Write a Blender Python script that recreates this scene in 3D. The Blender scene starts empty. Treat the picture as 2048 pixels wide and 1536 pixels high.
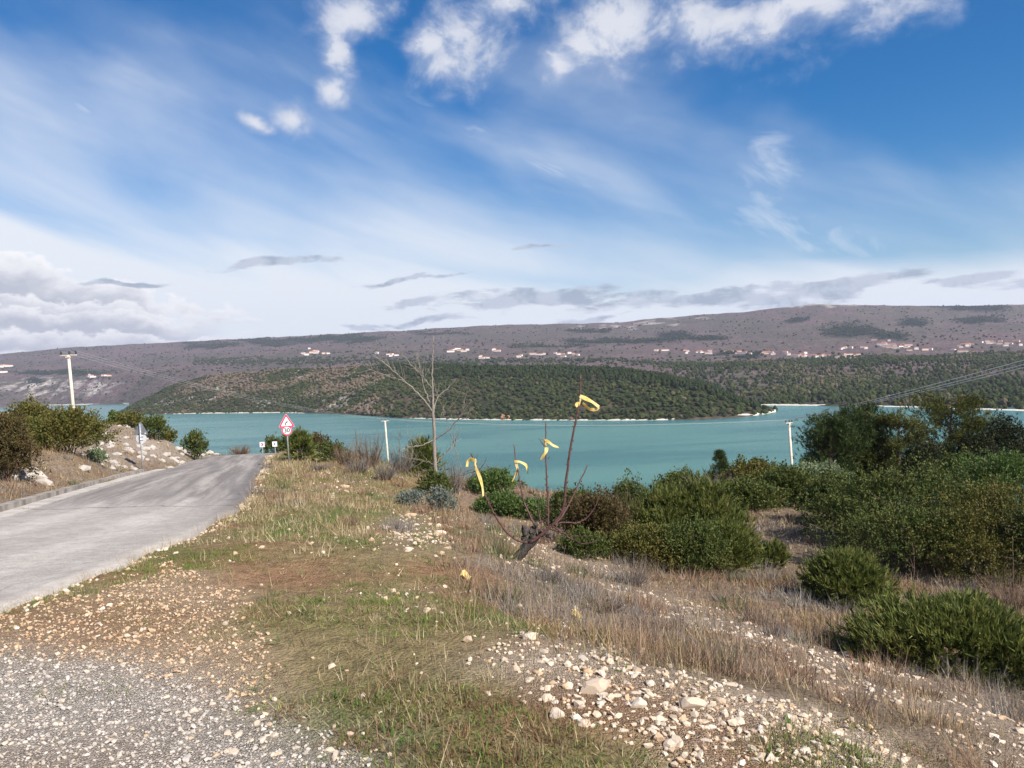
import bpy, bmesh, math, random
import numpy as np
from mathutils import Matrix, Vector

rng = np.random.default_rng(11)
random.seed(5)
scene = bpy.context.scene
COL = scene.collection

# ------------------------------------------------------------------ camera
EYE = 1.6                       # eye above the gravel verge
FPX = 1547.0                    # focal length for a 2048 px wide frame
ROLL = math.radians(2.3)
PITCH = math.atan(16 / FPX)
WATER_Z = EYE - 55.0
CF = np.array([0, math.cos(PITCH), -math.sin(PITCH)])
_r0 = np.array([1.0, 0, 0]); _u0 = np.cross(_r0, CF)
CR = _r0 * math.cos(ROLL) - _u0 * math.sin(ROLL)
CU = _u0 * math.cos(ROLL) + _r0 * math.sin(ROLL)
cam_d = bpy.data.cameras.new('camera'); cam = bpy.data.objects.new('camera', cam_d); COL.objects.link(cam)
cam_d.sensor_width = 36; cam_d.lens = FPX / 2048 * 36
cam_d.clip_start = 0.05; cam_d.clip_end = 30000
M = Matrix.Identity(4)
for i in range(3):
    M[i][0], M[i][1], M[i][2] = CR[i], CU[i], -CF[i]
M[2][3] = EYE
cam.matrix_world = M
scene.camera = cam

def ray(px, py):
    px = np.asarray(px, float); py = np.asarray(py, float)
    d = CF + np.multiply.outer((px - 1024) / FPX, CR) + np.multiply.outer((768 - py) / FPX, CU)
    return d / d[..., 1:2]
def pt(px, py, d):              # world point seen at a pixel, d metres ahead
    r = ray(px, py) * np.asarray(d, float)[..., None]
    r[..., 2] += EYE
    return r
def project(P):
    q = P - np.array([0, 0, EYE])
    w = q @ CF; w = np.where(w < 0.05, 0.05, w)
    return 1024 + FPX * (q @ CR) / w, 768 - FPX * (q @ CU) / w

# ------------------------------------------------------------------ sun, exposure
SUN_EL = math.radians(40)
sx, sy = 0.70, -0.714            # the sun stands behind the viewer, to the right
sun_d = bpy.data.lights.new('sun', 'SUN'); sun = bpy.data.objects.new('sun', sun_d); COL.objects.link(sun)
sun_d.energy = 5.0; sun_d.angle = math.radians(0.5); sun_d.color = (1.0, 0.93, 0.82)
sun_dir = Vector((sx * math.cos(SUN_EL), sy * math.cos(SUN_EL), math.sin(SUN_EL))).normalized()
sun.rotation_euler = sun_dir.to_track_quat('Z', 'Y').to_euler()
sun.location = (20, -20, 60)
scene.view_settings.view_transform = 'Standard'
scene.view_settings.look = 'None'
scene.view_settings.exposure = 0.68
scene.view_settings.gamma = 1.0
scene.view_settings.use_curve_mapping = False
scene.cycles.max_bounces = 5
scene.cycles.diffuse_bounces = 2
scene.cycles.transparent_max_bounces = 8
scene.cycles.volume_bounces = 0
scene.cycles.use_denoising = True

# ------------------------------------------------------------------ node helpers
class NT:
    def __init__(s, tree): s.t = tree; s.n = tree.nodes; s.l = tree.links
    def node(s, kind, **kw):
        nd = s.n.new(kind)
        for k, v in kw.items(): setattr(nd, k, v)
        return nd
    def put(s, sock, v):
        if v is None: return
        if isinstance(v, bpy.types.NodeSocket): s.l.new(v, sock)
        elif isinstance(v, (tuple, list)) and len(v) == 3 and sock.type == 'RGBA': sock.default_value = (*v, 1)
        else: sock.default_value = v
    def m(s, op, a, b=None, c=None, clamp=False):
        nd = s.node('ShaderNodeMath', operation=op); nd.use_clamp = clamp
        s.put(nd.inputs[0], a); s.put(nd.inputs[1], b); s.put(nd.inputs[2], c)
        return nd.outputs[0]
    def ss(s, x, lo, hi, a=0.0, b=1.0):
        nd = s.node('ShaderNodeMapRange', interpolation_type='SMOOTHSTEP')
        s.put(nd.inputs[0], x); s.put(nd.inputs[1], lo); s.put(nd.inputs[2], hi); s.put(nd.inputs[3], a); s.put(nd.inputs[4], b)
        return nd.outputs[0]
    def mix(s, f, a, b, blend='MIX'):
        nd = s.node('ShaderNodeMix', data_type='RGBA', blend_type=blend)
        s.put(nd.inputs[0], f); s.put(nd.inputs[6], a); s.put(nd.inputs[7], b)
        return nd.outputs[2]
    def noise(s, vec, scale, detail=4, rough=0.55, dist=0.0):
        nd = s.node('ShaderNodeTexNoise')
        if vec is not None: s.put(nd.inputs['Vector'], vec)
        nd.inputs['Scale'].default_value = scale; nd.inputs['Detail'].default_value = detail
        nd.inputs['Roughness'].default_value = rough; nd.inputs['Distortion'].default_value = dist
        return nd.outputs[0]
    def voro(s, vec, scale, feature='F1', out=0):
        nd = s.node('ShaderNodeTexVoronoi', feature=feature)
        s.put(nd.inputs['Vector'], vec); nd.inputs['Scale'].default_value = scale
        return nd.outputs[out]
    def xyz(s, x, y, z=0.0):
        nd = s.node('ShaderNodeCombineXYZ'); s.put(nd.inputs[0], x); s.put(nd.inputs[1], y); s.put(nd.inputs[2], z)
        return nd.outputs[0]
    def sep(s, v):
        nd = s.node('ShaderNodeSeparateXYZ'); s.put(nd.inputs[0], v); return nd.outputs
    def attr(s, name, out=2):
        nd = s.node('ShaderNodeAttribute', attribute_name=name); return nd.outputs[out]
    def bump(s, h, strength=0.5, dist=0.02):
        nd = s.node('ShaderNodeBump'); s.put(nd.inputs['Height'], h)
        nd.inputs['Strength'].default_value = strength; nd.inputs['Distance'].default_value = dist
        return nd.outputs[0]

# ------------------------------------------------------------------ sky
world = bpy.data.worlds.new('World'); scene.world = world; world.use_nodes = True
W = NT(world.node_tree); W.n.clear()
sky = W.node('ShaderNodeTexSky', sky_type='NISHITA')
sky.sun_disc = False; sky.sun_elevation = SUN_EL
sky.sun_rotation = math.atan2(sx, sy)
sky.altitude = 50; sky.air_density = 1.0; sky.dust_density = 0.6; sky.ozone_density = 2.0
tc = W.node('ShaderNodeTexCoord')
dx, dy, dz = W.sep(tc.outputs['Generated'])
az = W.m('ARCTAN2', dx, dy); el = W.m('ARCSINE', W.m('MINIMUM', W.m('MAXIMUM', dz, -1.0), 1.0))
def azel(px, py):
    r = ray(px, py); r = r / np.linalg.norm(r)
    return math.atan2(r[0], r[1]), math.asin(r[2])
dirv = W.xyz(az, el, 0.0)
warp = W.node('ShaderNodeVectorMath', operation='MULTIPLY_ADD')
nz = W.node('ShaderNodeTexNoise'); nz.inputs['Scale'].default_value = 9; nz.inputs['Detail'].default_value = 5
W.put(nz.inputs['Vector'], dirv)
W.put(warp.inputs[0], nz.outputs[1]); warp.inputs[1].default_value = (0.07, 0.05, 0); 
sub = W.node('ShaderNodeVectorMath', operation='ADD'); W.put(sub.inputs[0], dirv); sub.inputs[1].default_value = (-0.035, -0.025, 0)
W.put(warp.inputs[2], sub.outputs[0])
waz, wel, _ = W.sep(warp.outputs[0])
def blobs(lst, u, v):           # elliptical cloud bodies: (px, py, rx, ry, tilt degrees)
    acc = None
    for (px, py, rx, ry, tilt) in lst:
        cu, cv = azel(px, py); rx /= FPX; ry /= FPX; t = math.radians(tilt)
        a = W.m('SUBTRACT', u, cu); b = W.m('SUBTRACT', v, cv)
        p = W.m('ADD', W.m('MULTIPLY', a, math.cos(t) / rx), W.m('MULTIPLY', b, math.sin(t) / rx))
        q = W.m('ADD', W.m('MULTIPLY', a, -math.sin(t) / ry), W.m('MULTIPLY', b, math.cos(t) / ry))
        d = W.m('SUBTRACT', 1.0, W.m('SQRT', W.m('ADD', W.m('MULTIPLY', p, p), W.m('MULTIPLY', q, q))))
        acc = d if acc is None else W.m('SMOOTH_MAX', acc, d, 0.12)
    return acc
# high thin cloud: a bank low in the sky, higher towards the left, torn into streaks
rot = math.radians(-14)
ru = W.m('ADD', W.m('MULTIPLY', az, math.cos(rot)), W.m('MULTIPLY', el, -math.sin(rot)))
rv = W.m('ADD', W.m('MULTIPLY', az, math.sin(rot)), W.m('MULTIPLY', el, math.cos(rot)))
# horizontal dependence rv grows towards upper right with the bank's upper edge
streak = W.noise(W.xyz(W.m('MULTIPLY', az, 2.2), W.m('ADD', W.m('MULTIPLY', el, 11.0), W.m('MULTIPLY', az, 3.6)), 3.0), 1.0, 5, 0.48, 0.5)
streak2 = W.noise(W.xyz(W.m('MULTIPLY', az, 3.0), W.m('ADD', W.m('MULTIPLY', el, 6.0), W.m('MULTIPLY', az, 2.2)), 9.0), 1.0, 5, 0.5, 0.4)
edge = W.m('SUBTRACT', 0.135, W.m('MULTIPLY', W.m('MAXIMUM', W.m('MINIMUM', az, 0.1), -0.9), 0.14))
bank = W.m('ADD', W.m('SUBTRACT', edge, el), W.m('MULTIPLY', W.m('SUBTRACT', streak, 0.5), 0.13))
bank = W.m('MULTIPLY', W.ss(bank, -0.035, 0.045), 0.97)
veil_top = W.m('SUBTRACT', 0.283, W.m('MULTIPLY', W.m('MAXIMUM', W.m('MINIMUM', az, 0.6), -0.8), 0.20))
veil = W.m('ADD', W.m('SUBTRACT', veil_top, el), W.m('MULTIPLY', W.m('SUBTRACT', streak2, 0.5), 0.5))
veil = W.m('MULTIPLY', W.ss(veil, -0.13, 0.20), W.m('ADD', 0.26, W.m('MULTIPLY', W.ss(streak, 0.20, 0.80), 0.60)))
fine = W.noise(W.xyz(W.m('MULTIPLY', az, 7.0), W.m('ADD', W.m('MULTIPLY', el, 19.0), W.m('MULTIPLY', az, 7.0)), 1.0), 1.0, 8, 0.6, 0.9)
wisp = W.m('MULTIPLY', W.ss(blobs([(1530, 350, 110, 120, 75), (1610, 470, 260, 60, -20), (1050, 300, 330, 40, -24), (230, 105, 90, 10, -18), (170, 205, 60, 12, -18)], waz, wel), 0.0, 0.9), W.ss(fine, 0.30, 0.72))
thin = W.m('MAXIMUM', W.m('MAXIMUM', bank, veil), W.m('MULTIPLY', wisp, 0.75))
# heaped clouds
puff = W.noise(W.xyz(az, W.m('MULTIPLY', el, 1.25), 0.3), 16.0, 9, 0.6, 0.25)
puff_lit = W.noise(W.xyz(W.m('ADD', az, 0.012), W.m('ADD', W.m('MULTIPLY', el, 1.25), 0.018), 0.3), 16.0, 9, 0.6, 0.25)
top = blobs([(720, 20, 120, 75, 10), (690, 95, 60, 60, 0), (672, 165, 50, 38, 0), (582, 222, 46, 40, 20), (515, 245, 42, 16, 0), (925, 80, 165, 95, 15), (1000, 20, 100, 70, 0), (890, 120, 100, 65, 0), (860, 75, 90, 50, 0),
             (1240, 45, 200, 105, 0), (1110, 130, 70, 45, 20), (1170, 90, 110, 60, 20), (1420, 30, 230, 95, 0), (1580, 15, 270, 85, 6), (1750, -40, 300, 110, 8), (1400, -90, 500, 140, 0)], waz, wel)
bil = W.noise(W.xyz(az, W.m('MULTIPLY', el, 1.5), 5.1), 15.0, 9, 0.58, 0.15)
bil2 = W.noise(W.xyz(az, W.m('MULTIPLY', el, 1.5), 9.4), 34.0, 6, 0.6, 0.1)
def heap(t0, slope, base, amp, az_end, floor):     # one row of heaped cloud: top edge, flat base -> (density, brightness)
    uc = W.m('MAXIMUM', W.m('MINIMUM', az, az_end + 0.2), -0.95)
    tp_ = W.m('ADD', W.m('ADD', t0, W.m('MULTIPLY', W.m('ADD', uc, 0.585), slope)), W.m('MULTIPLY', W.m('SUBTRACT', W.m('ADD', W.m('MULTIPLY', bil, 0.68), W.m('MULTIPLY', bil2, 0.32)), 0.5), amp * 1.9))
    dpt = W.m('SUBTRACT', tp_, el)
    dn = W.m('MULTIPLY', W.m('MULTIPLY', W.ss(dpt, 0.0, 0.006), W.ss(W.m('ADD', el, W.m('MULTIPLY', W.m('SUBTRACT', bil2, 0.5), 0.02)), base - 0.004, base + 0.004)), W.ss(az, az_end + 0.06, az_end - 0.02))
    br = W.m('ADD', W.ss(dpt, 0.0, floor * 0.8, 1.0, 0.0), W.m('MULTIPLY', W.m('SUBTRACT', bil2, 0.5), 1.1), None, True)
    return dn, br
HEAPS = [heap(0.155, -0.24, 0.088, 0.075, -0.36, 0.05), heap(0.112, -0.10, 0.080, 0.05, -0.29, 0.03), heap(0.098, -0.06, 0.055, 0.05, -0.40, 0.03), heap(0.070, -0.02, 0.030, 0.045, -0.35, 0.028), heap(0.048, -0.02, 0.012, 0.03, -0.42, 0.022)]
strat = blobs([(a_, b_, c_, d_ * 1.35, e_) for (a_, b_, c_, d_, e_) in [(1080, 600, 290, 17, 0), (1400, 597, 300, 13, 2), (1650, 584, 230, 17, 4), (840, 608, 70, 9, 0), (1590, 600, 60, 16, 20), (570, 527, 150, 8, 2), (820, 563, 130, 5, 5), (840, 643, 130, 6, 2), (735, 655, 60, 5, 0),
               (1180, 636, 90, 5, 0), (1960, 560, 110, 10, 4), (2200, 552, 200, 14, 2), (1090, 488, 90, 4, 2), (250, 565, 80, 5, 2)]], waz, wel)
flatn = W.noise(W.xyz(az, W.m('MULTIPLY', el, 4.5), 7.3), 17.0, 9, 0.66, 0.3)
def dens(mask, lo, hi, amp, n=None): return W.ss(W.m('ADD', mask, W.m('MULTIPLY', W.m('SUBTRACT', n or puff, 0.52), amp)), lo, hi)
# cloud cells elsewhere round the sky, out of the direction the camera looks in
cellm = W.noise(W.xyz(W.m('MULTIPLY', dx, 1.0), W.m('MULTIPLY', dy, 1.0), W.m('MULTIPLY', dz, 2.0)), 3.2, 3, 0.5)
rest = W.m('MULTIPLY', W.ss(cellm, 0.53, 0.68), W.ss(W.m('ABSOLUTE', az), 0.75, 1.1))
d_top = W.m('MULTIPLY', dens(top, -0.05, 1.0, 1.75), 0.93)
d_str = W.m('MULTIPLY', dens(strat, 0.05, 0.55, 2.1, flatn), 0.85)
d_rest = W.m('MULTIPLY', W.ss(W.m('ADD', W.m('SUBTRACT', rest, 0.6), W.m('MULTIPLY', W.m('SUBTRACT', puff, 0.5), 1.2)), 0.0, 0.4), 0.9)
relief = W.ss(W.m('SUBTRACT', puff, puff_lit), -0.10, 0.08)
SKY_GAIN = 0.072
CLOUD = 0.62
tint = W.node('ShaderNodeHueSaturation'); tint.inputs['Saturation'].default_value = 1.6; tint.inputs['Value'].default_value = 0.98
W.put(tint.inputs['Color'], sky.outputs[0])
def lit(c): return tuple(v * CLOUD / SKY_GAIN for v in c)
c = W.mix(1.0, tint.outputs[0], (0.78, 0.99, 1.08), 'MULTIPLY')
c = W.mix(thin, c, lit((0.88, 0.93, 1.0)))
c = W.mix(d_top, c, W.mix(W.ss(W.m('ADD', d_top, W.m('MULTIPLY', relief, 0.5)), 0.4, 1.3), lit((0.48, 0.56, 0.74)), lit((0.80, 0.82, 0.89))))
c = W.mix(d_rest, c, lit((0.70, 0.73, 0.82)))
for dn_, br_ in HEAPS: c = W.mix(W.m('MULTIPLY', dn_, 0.94), c, W.mix(br_, lit((0.53, 0.56, 0.65)), lit((1.04, 1.04, 1.06))))
c = W.mix(d_str, c, W.mix(relief, lit((0.33, 0.41, 0.53)), lit((0.55, 0.62, 0.74))))
bg = W.node('ShaderNodeBackground'); bg.inputs[1].default_value = SKY_GAIN
W.put(bg.inputs[0], c)
wo = W.node('ShaderNodeOutputWorld'); W.l.new(bg.outputs[0], wo.inputs[0])
world.cycles.sampling_method = 'NONE'

# ------------------------------------------------------------------ materials
MAT = {}
def material(name, rough=0.85, spec=0.3):
    m = bpy.data.materials.new(name); m.use_nodes = True
    t = NT(m.node_tree); b = t.n['Principled BSDF']
    b.inputs['Roughness'].default_value = rough; b.inputs['Specular IOR Level'].default_value = spec
    MAT[name] = m
    return m, t, b
def plain(name, col, rough=0.7, spec=0.3, metal=0.0, var=0.15, scale=20.0):
    m, t, b = material(name, rough, spec)
    co = t.node('ShaderNodeTexCoord').outputs['Object']
    n = t.noise(co, scale, 5)
    t.put(b.inputs['Base Color'], t.mix(t.ss(n, 0.3, 0.7), tuple(v * (1 - var) for v in col), tuple(min(1, v * (1 + var)) for v in col)))
    b.inputs['Metallic'].default_value = metal
    return m
def leafmat(name, ca, cb, cc=None, rough=0.6, trans=0.25):     # colour runs from ca to cb with each leaf's own tint; cc: odd dry leaves
    m, t, b = material(name, rough, 0.25)
    k = t.attr('tint')
    col = t.mix(k, ca, cb)
    if cc: col = t.mix(t.ss(k, 0.86, 0.90), col, cc)
    co = t.node('ShaderNodeTexCoord').outputs['Object']
    col = t.mix(t.ss(t.noise(co, 1.6, 3), 0.45, 0.75, 0.0, 0.35), col, cc or cb)
    t.put(b.inputs['Base Color'], col)
    tr = t.node('ShaderNodeBsdfTranslucent'); t.put(tr.inputs[0], col)
    mx = t.node('ShaderNodeMixShader'); mx.inputs[0].default_value = trans
    t.l.new(b.outputs[0], mx.inputs[1]); t.l.new(tr.outputs[0], mx.inputs[2])
    t.l.new(mx.outputs[0], t.n['Material Output'].inputs[0])
    return m

leafmat('leaf_dark', (0.022, 0.042, 0.011), (0.125, 0.150, 0.034), (0.15, 0.11, 0.03))
leafmat('leaf_olive', (0.034, 0.046, 0.012), (0.165, 0.150, 0.032), (0.17, 0.10, 0.035))
leafmat('leaf_bright', (0.045, 0.095, 0.022), (0.12, 0.17, 0.045), (0.15, 0.13, 0.05))
leafmat('leaf_rust', (0.040, 0.032, 0.014), (0.13, 0.088, 0.030), (0.09, 0.10, 0.03))
leafmat('leaf_pale', (0.10, 0.14, 0.07), (0.22, 0.26, 0.14), (0.16, 0.16, 0.08))
leafmat('needle_juniper', (0.034, 0.060, 0.016), (0.210, 0.228, 0.052), (0.21, 0.18, 0.055))
leafmat('needle_pine', (0.018, 0.038, 0.012), (0.075, 0.105, 0.026), (0.09, 0.09, 0.024))
leafmat('needle_gold', (0.030, 0.046, 0.012), (0.135, 0.135, 0.030), (0.15, 0.12, 0.03))
leafmat('leaf_holm', (0.018, 0.030, 0.013), (0.05, 0.06, 0.024), (0.06, 0.05, 0.024))
leafmat('leaf_bluegrey', (0.10, 0.12, 0.10), (0.21, 0.24, 0.20), (0.2, 0.18, 0.14))
leafmat('twig_grey', (0.13, 0.11, 0.10), (0.24, 0.20, 0.17), (0.2, 0.16, 0.12), 0.8, 0.1)
leafmat('twig_brown', (0.11, 0.07, 0.05), (0.25, 0.17, 0.12), (0.2, 0.13, 0.09), 0.8, 0.1)
plain('bark_grey', (0.23, 0.20, 0.17), 0.85, 0.2, 0, 0.3, 30)
plain('bark_dark', (0.055, 0.045, 0.042), 0.9, 0.2, 0, 0.6, 40)
plain('bark_red', (0.095, 0.046, 0.040), 0.6, 0.3, 0, 0.35, 60)
plain('bark_brown', (0.13, 0.09, 0.065), 0.9, 0.2, 0, 0.3, 30)
plain('concrete_pole', (0.62, 0.56, 0.46), 0.85, 0.2, 0, 0.1, 6)
plain('insulator', (0.035, 0.025, 0.025), 0.4, 0.5)
plain('wire', (0.62, 0.62, 0.62), 0.5, 0.4, 0.0)
plain('galvanised', (0.42, 0.43, 0.45), 0.45, 0.5, 0.6, 0.15, 8)
plain('sign_back', (0.22, 0.235, 0.26), 0.5, 0.4, 0.3, 0.15, 5)
plain('sign_back_pale', (0.70, 0.70, 0.71), 0.5, 0.4, 0.2, 0.12, 9)
plain('sign_white', (0.83, 0.82, 0.82), 0.4, 0.4, 0, 0.03)
plain('sign_red', (0.72, 0.05, 0.11), 0.4, 0.4, 0, 0.06)
plain('sign_black', (0.012, 0.012, 0.014), 0.5, 0.3)
m, t, b = material('ribbon', 0.5, 0.3)
co = t.node('ShaderNodeTexCoord').outputs['Object']
rc = t.mix(t.ss(t.noise(co, 25, 4), 0.35, 0.65), (0.80, 0.56, 0.12), (0.86, 0.74, 0.38))
t.put(b.inputs['Base Color'], rc)
tr = t.node('ShaderNodeBsdfTranslucent'); t.put(tr.inputs[0], rc)
mx = t.node('ShaderNodeMixShader'); mx.inputs[0].default_value = 0.35
t.l.new(b.outputs[0], mx.inputs[1]); t.l.new(tr.outputs[0], mx.inputs[2]); t.l.new(mx.outputs[0], t.n['Material Output'].inputs[0])

# stones: colour by tint
def stonemat(name, cols, rough=0.9, bump=0.4):
    m, t, b = material(name, rough, 0.2)
    k = t.attr('tint')
    r = t.node('ShaderNodeValToRGB'); t.put(r.inputs[0], k)
    e = r.color_ramp.elements
    while len(e) < len(cols): e.new(0.5)
    for i, cc in enumerate(cols): e[i].position = i / (len(cols) - 1); e[i].color = (*cc, 1)
    co = t.node('ShaderNodeTexCoord').outputs['Object']
    n = t.noise(co, 45, 6)
    t.put(b.inputs['Base Color'], t.mix(t.ss(n, 0.3, 0.75, 0.0, 0.45), r.outputs[0], (0.33, 0.25, 0.18)))
    t.put(b.inputs['Normal'], t.bump(n, bump, 0.01))
    return m
stonemat('gravel_grey', [(0.36, 0.33, 0.30), (0.46, 0.43, 0.40), (0.52, 0.48, 0.44), (0.49, 0.41, 0.33), (0.58, 0.54, 0.50)])
stonemat('gravel_tan', [(0.36, 0.24, 0.14), (0.52, 0.36, 0.22), (0.58, 0.45, 0.31), (0.46, 0.27, 0.15), (0.66, 0.56, 0.43)])
stonemat('limestone', [(0.44, 0.33, 0.24), (0.60, 0.49, 0.37), (0.65, 0.55, 0.44), (0.56, 0.36, 0.21), (0.76, 0.70, 0.61)])
stonemat('limestone_single', [(0.44, 0.36, 0.28), (0.58, 0.48, 0.38), (0.52, 0.36, 0.22), (0.62, 0.54, 0.45), (0.55, 0.44, 0.34), (0.72, 0.66, 0.58)])
_t = NT(MAT['limestone_single'].node_tree)
_ramp = [n_ for n_ in _t.n if n_.type == 'VALTORGB'][0]; _t.l.new(_t.node('ShaderNodeObjectInfo').outputs['Random'], _ramp.inputs[0])

# ------------------------------------------------------------------ mesh helpers
def link(o, parent=None):
    COL.objects.link(o)
    if parent is not None: o.parent = parent
    return o
def npmesh(name, V, F, mats, attrs=None, colors=None, smooth=False, midx=None):
    V = np.asarray(V, np.float32); F = np.asarray(F, np.int32)
    me = bpy.data.meshes.new(name)
    me.vertices.add(len(V)); me.vertices.foreach_set('co', V.ravel())
    k = F.shape[1]
    me.loops.add(F.size); me.loops.foreach_set('vertex_index', F.ravel())
    me.polygons.add(len(F)); me.polygons.foreach_set('loop_start', np.arange(0, F.size, k, dtype=np.int32))
    if smooth: me.polygons.foreach_set('use_smooth', np.ones(len(F), bool))
    else: me.polygons.foreach_set('use_smooth', np.zeros(len(F), bool))
    if midx is not None: me.polygons.foreach_set('material_index', np.asarray(midx, np.int32))
    for mm in (mats if isinstance(mats, (list, tuple)) else [mats]): me.materials.append(MAT[mm] if isinstance(mm, str) else mm)
    me.update(calc_edges=True)
    for nm, a in (attrs or {}).items():
        at = me.attributes.new(nm, 'FLOAT', 'POINT'); at.data.foreach_set('value', np.asarray(a, np.float32))
    for nm, a in (colors or {}).items():
        at = me.color_attributes.new(nm, 'FLOAT_COLOR', 'POINT')
        a4 = np.ones((len(V), 4), np.float32); a4[:, :3] = a; at.data.foreach_set('color', a4.ravel())
    return me
def obj(name, me, parent=None, loc=None):
    o = bpy.data.objects.new(name, me); link(o, parent)
    if loc is not None: o.location = loc
    return o
def tag(o, label=None, cat=None, group=None, kind=None):
    for k, v in (('label', label), ('category', cat), ('group', group), ('kind', kind)):
        if v: o[k] = v
    return o
def empty(name, loc, label=None, cat=None, group=None):
    o = bpy.data.objects.new(name, None); o.empty_display_size = 0.2; o.location = loc; link(o)
    return tag(o, label, cat, group)
def tube(pts, rad, sides=7, cap=True):          # -> V, F(quads)
    pts = np.asarray(pts, float); n = len(pts); rad = np.broadcast_to(np.asarray(rad, float), (n,))
    tang = np.gradient(pts, axis=0); tang /= np.linalg.norm(tang, axis=1)[:, None] + 1e-9
    ref = np.array([0.13, 0.21, 0.97]) if abs(tang[:, 2]).mean() < 0.8 else np.array([0.97, 0.2, 0.1])
    a = np.cross(tang, ref); a /= np.linalg.norm(a, axis=1)[:, None] + 1e-9
    b = np.cross(tang, a)
    th = np.linspace(0, 2 * np.pi, sides, endpoint=False)
    V = (pts[:, None] + rad[:, None, None] * (np.cos(th)[None, :, None] * a[:, None] + np.sin(th)[None, :, None] * b[:, None])).reshape(-1, 3)
    i = np.arange(n - 1)[:, None] * sides; j = np.arange(sides)[None]
    j2 = (j + 1) % sides
    F = np.stack([i + j, i + j2, i + sides + j2, i + sides + j], -1).reshape(-1, 4)
    if cap and sides % 2 == 0:
        pass
    V = np.vstack([V, pts[:1], pts[-1:]]); c0, c1 = len(V) - 2, len(V) - 1
    e0 = np.stack([np.full(sides, c0), np.full(sides, c0), j2[0], j[0]], -1)
    e1 = np.stack([np.full(sides, c1), np.full(sides, c1), (n - 1) * sides + j[0], (n - 1) * sides + j2[0]], -1)
    return V, F, np.vstack([e0, e1])
class Geo:                                       # collects triangles
    def __init__(s): s.V = []; s.F = []; s.T = []; s.M = []; s.n = 0
    def add(s, V, F, tint=0.5, mi=0):
        V = np.asarray(V, float); F = np.asarray(F, int)
        if F.shape[1] == 4: F = np.vstack([F[:, [0, 1, 2]], F[:, [0, 2, 3]]])
        F = F[(F[:, 0] != F[:, 1]) & (F[:, 1] != F[:, 2]) & (F[:, 0] != F[:, 2])]
        s.V.append(V); s.F.append(F + s.n); s.n += len(V)
        s.T.append(np.broadcast_to(np.asarray(tint, float), (len(V),))); s.M.append(np.full(len(F), mi))
    def tube(s, pts, rad, sides=7, tint=0.5, mi=0):
        V, F, E = tube(pts, rad, sides); s.add(V, np.vstack([F, E]), tint, mi)
    def box(s, c, size, R=None, mi=0):
        c = np.asarray(c, float); h = np.asarray(size, float) / 2
        P = np.array([[x, y, z] for x in (-1, 1) for y in (-1, 1) for z in (-1, 1)], float) * h
        if R is not None: P = P @ np.asarray(R).T
        s.add(P + c, [[0, 1, 3, 2], [4, 6, 7, 5], [0, 4, 5, 1], [2, 3, 7, 6], [0, 2, 6, 4], [1, 5, 7, 3]], 0.5, mi)
    def mesh(s, name, mats, smooth=False):
        return npmesh(name, np.vstack(s.V), np.vstack(s.F), mats, {'tint': np.concatenate(s.T)}, None, smooth, np.concatenate(s.M))
def ico(sub=1):
    bm = bmesh.new(); bmesh.ops.create_icosphere(bm, subdivisions=sub, radius=1)
    V = np.array([v.co[:] for v in bm.verts]); F = np.array([[v.index for v in f.verts] for f in bm.faces]); bm.free()
    return V, F
ICO1 = ico(1); ICO2 = ico(2)

# value noise for building terrain
_perm = np.random.default_rng(3).random((256, 256))
def vnoise(x, y):
    xi = np.floor(x).astype(int); yi = np.floor(y).astype(int); fx = x - xi; fy = y - yi
    fx = fx * fx * (3 - 2 * fx); fy = fy * fy * (3 - 2 * fy)
    g = lambda a, b: _perm[a % 256, b % 256]
    return (g(xi, yi) * (1 - fx) + g(xi + 1, yi) * fx) * (1 - fy) + (g(xi, yi + 1) * (1 - fx) + g(xi + 1, yi + 1) * fx) * fy
def fbm(x, y, o=4):
    s = 0; a = 0.5
    for k in range(o): s = s + a * vnoise(x * 2 ** k + 17.3 * k, y * 2 ** k + 9.1 * k); a *= 0.5
    return s / (1 - 0.5 ** o)
def sstep(x, a, b):
    t = np.clip((x - a) / (b - a), 0, 1); return t * t * (3 - 2 * t)
def inpoly(px, py, poly):
    res = np.zeros(px.shape, bool); n = len(poly)
    for i in range(n):
        (x1, y1), (x2, y2) = poly[i], poly[(i + 1) % n]
        if y1 == y2: continue
        cnd = (y1 > py) != (y2 > py)
        res ^= cnd & (px < (x2 - x1) * (py - y1) / (y2 - y1) + x1)
    return res
def segdist(px, py, line):
    best = np.full(px.shape, 1e9)
    for (x1, y1), (x2, y2) in zip(line[:-1], line[1:]):
        dx_, dy_ = x2 - x1, y2 - y1
        t_ = np.clip(((px - x1) * dx_ + (py - y1) * dy_) / (dx_ * dx_ + dy_ * dy_), 0, 1)
        best = np.minimum(best, np.hypot(px - x1 - t_ * dx_, py - y1 - t_ * dy_))
    return best

# ------------------------------------------------------------------ near terrain: heights through measured points
RD = [0, 3, 6, 9, 13, 20, 33, 48, 56, 64, 72]; RZ = [0.06, 0.04, -0.02, -0.2, -0.47, -0.95, -1.82, -2.65, -3.3, -4.6, -6.0]
def road_z(y): return np.interp(y, RD, RZ)
ROAD_R = np.array([(-4.3, -8), (-4.1, 0), (-4.0, 5.9), (-3.98, 6.85), (-4.06, 8.27), (-4.25, 10.3), (-4.81, 13.06), (-5.93, 17.2), (-8.45, 25.3), (-12.9, 40.0), (-14.9, 47), (-15.4, 51.5), (-15.0, 57), (-13, 64)])
ROAD_L = np.array([(-9.0, -8), (-8.3, 0), (-8.0, 5.5), (-7.95, 6.5), (-8.0, 8.2), (-8.2, 10.3), (-8.75, 13.3), (-10.4, 18.0), (-13.1, 26.2), (-17.4, 41.5), (-19.2, 48), (-20.0, 54), (-19.8, 60), (-18, 67)])
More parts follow.
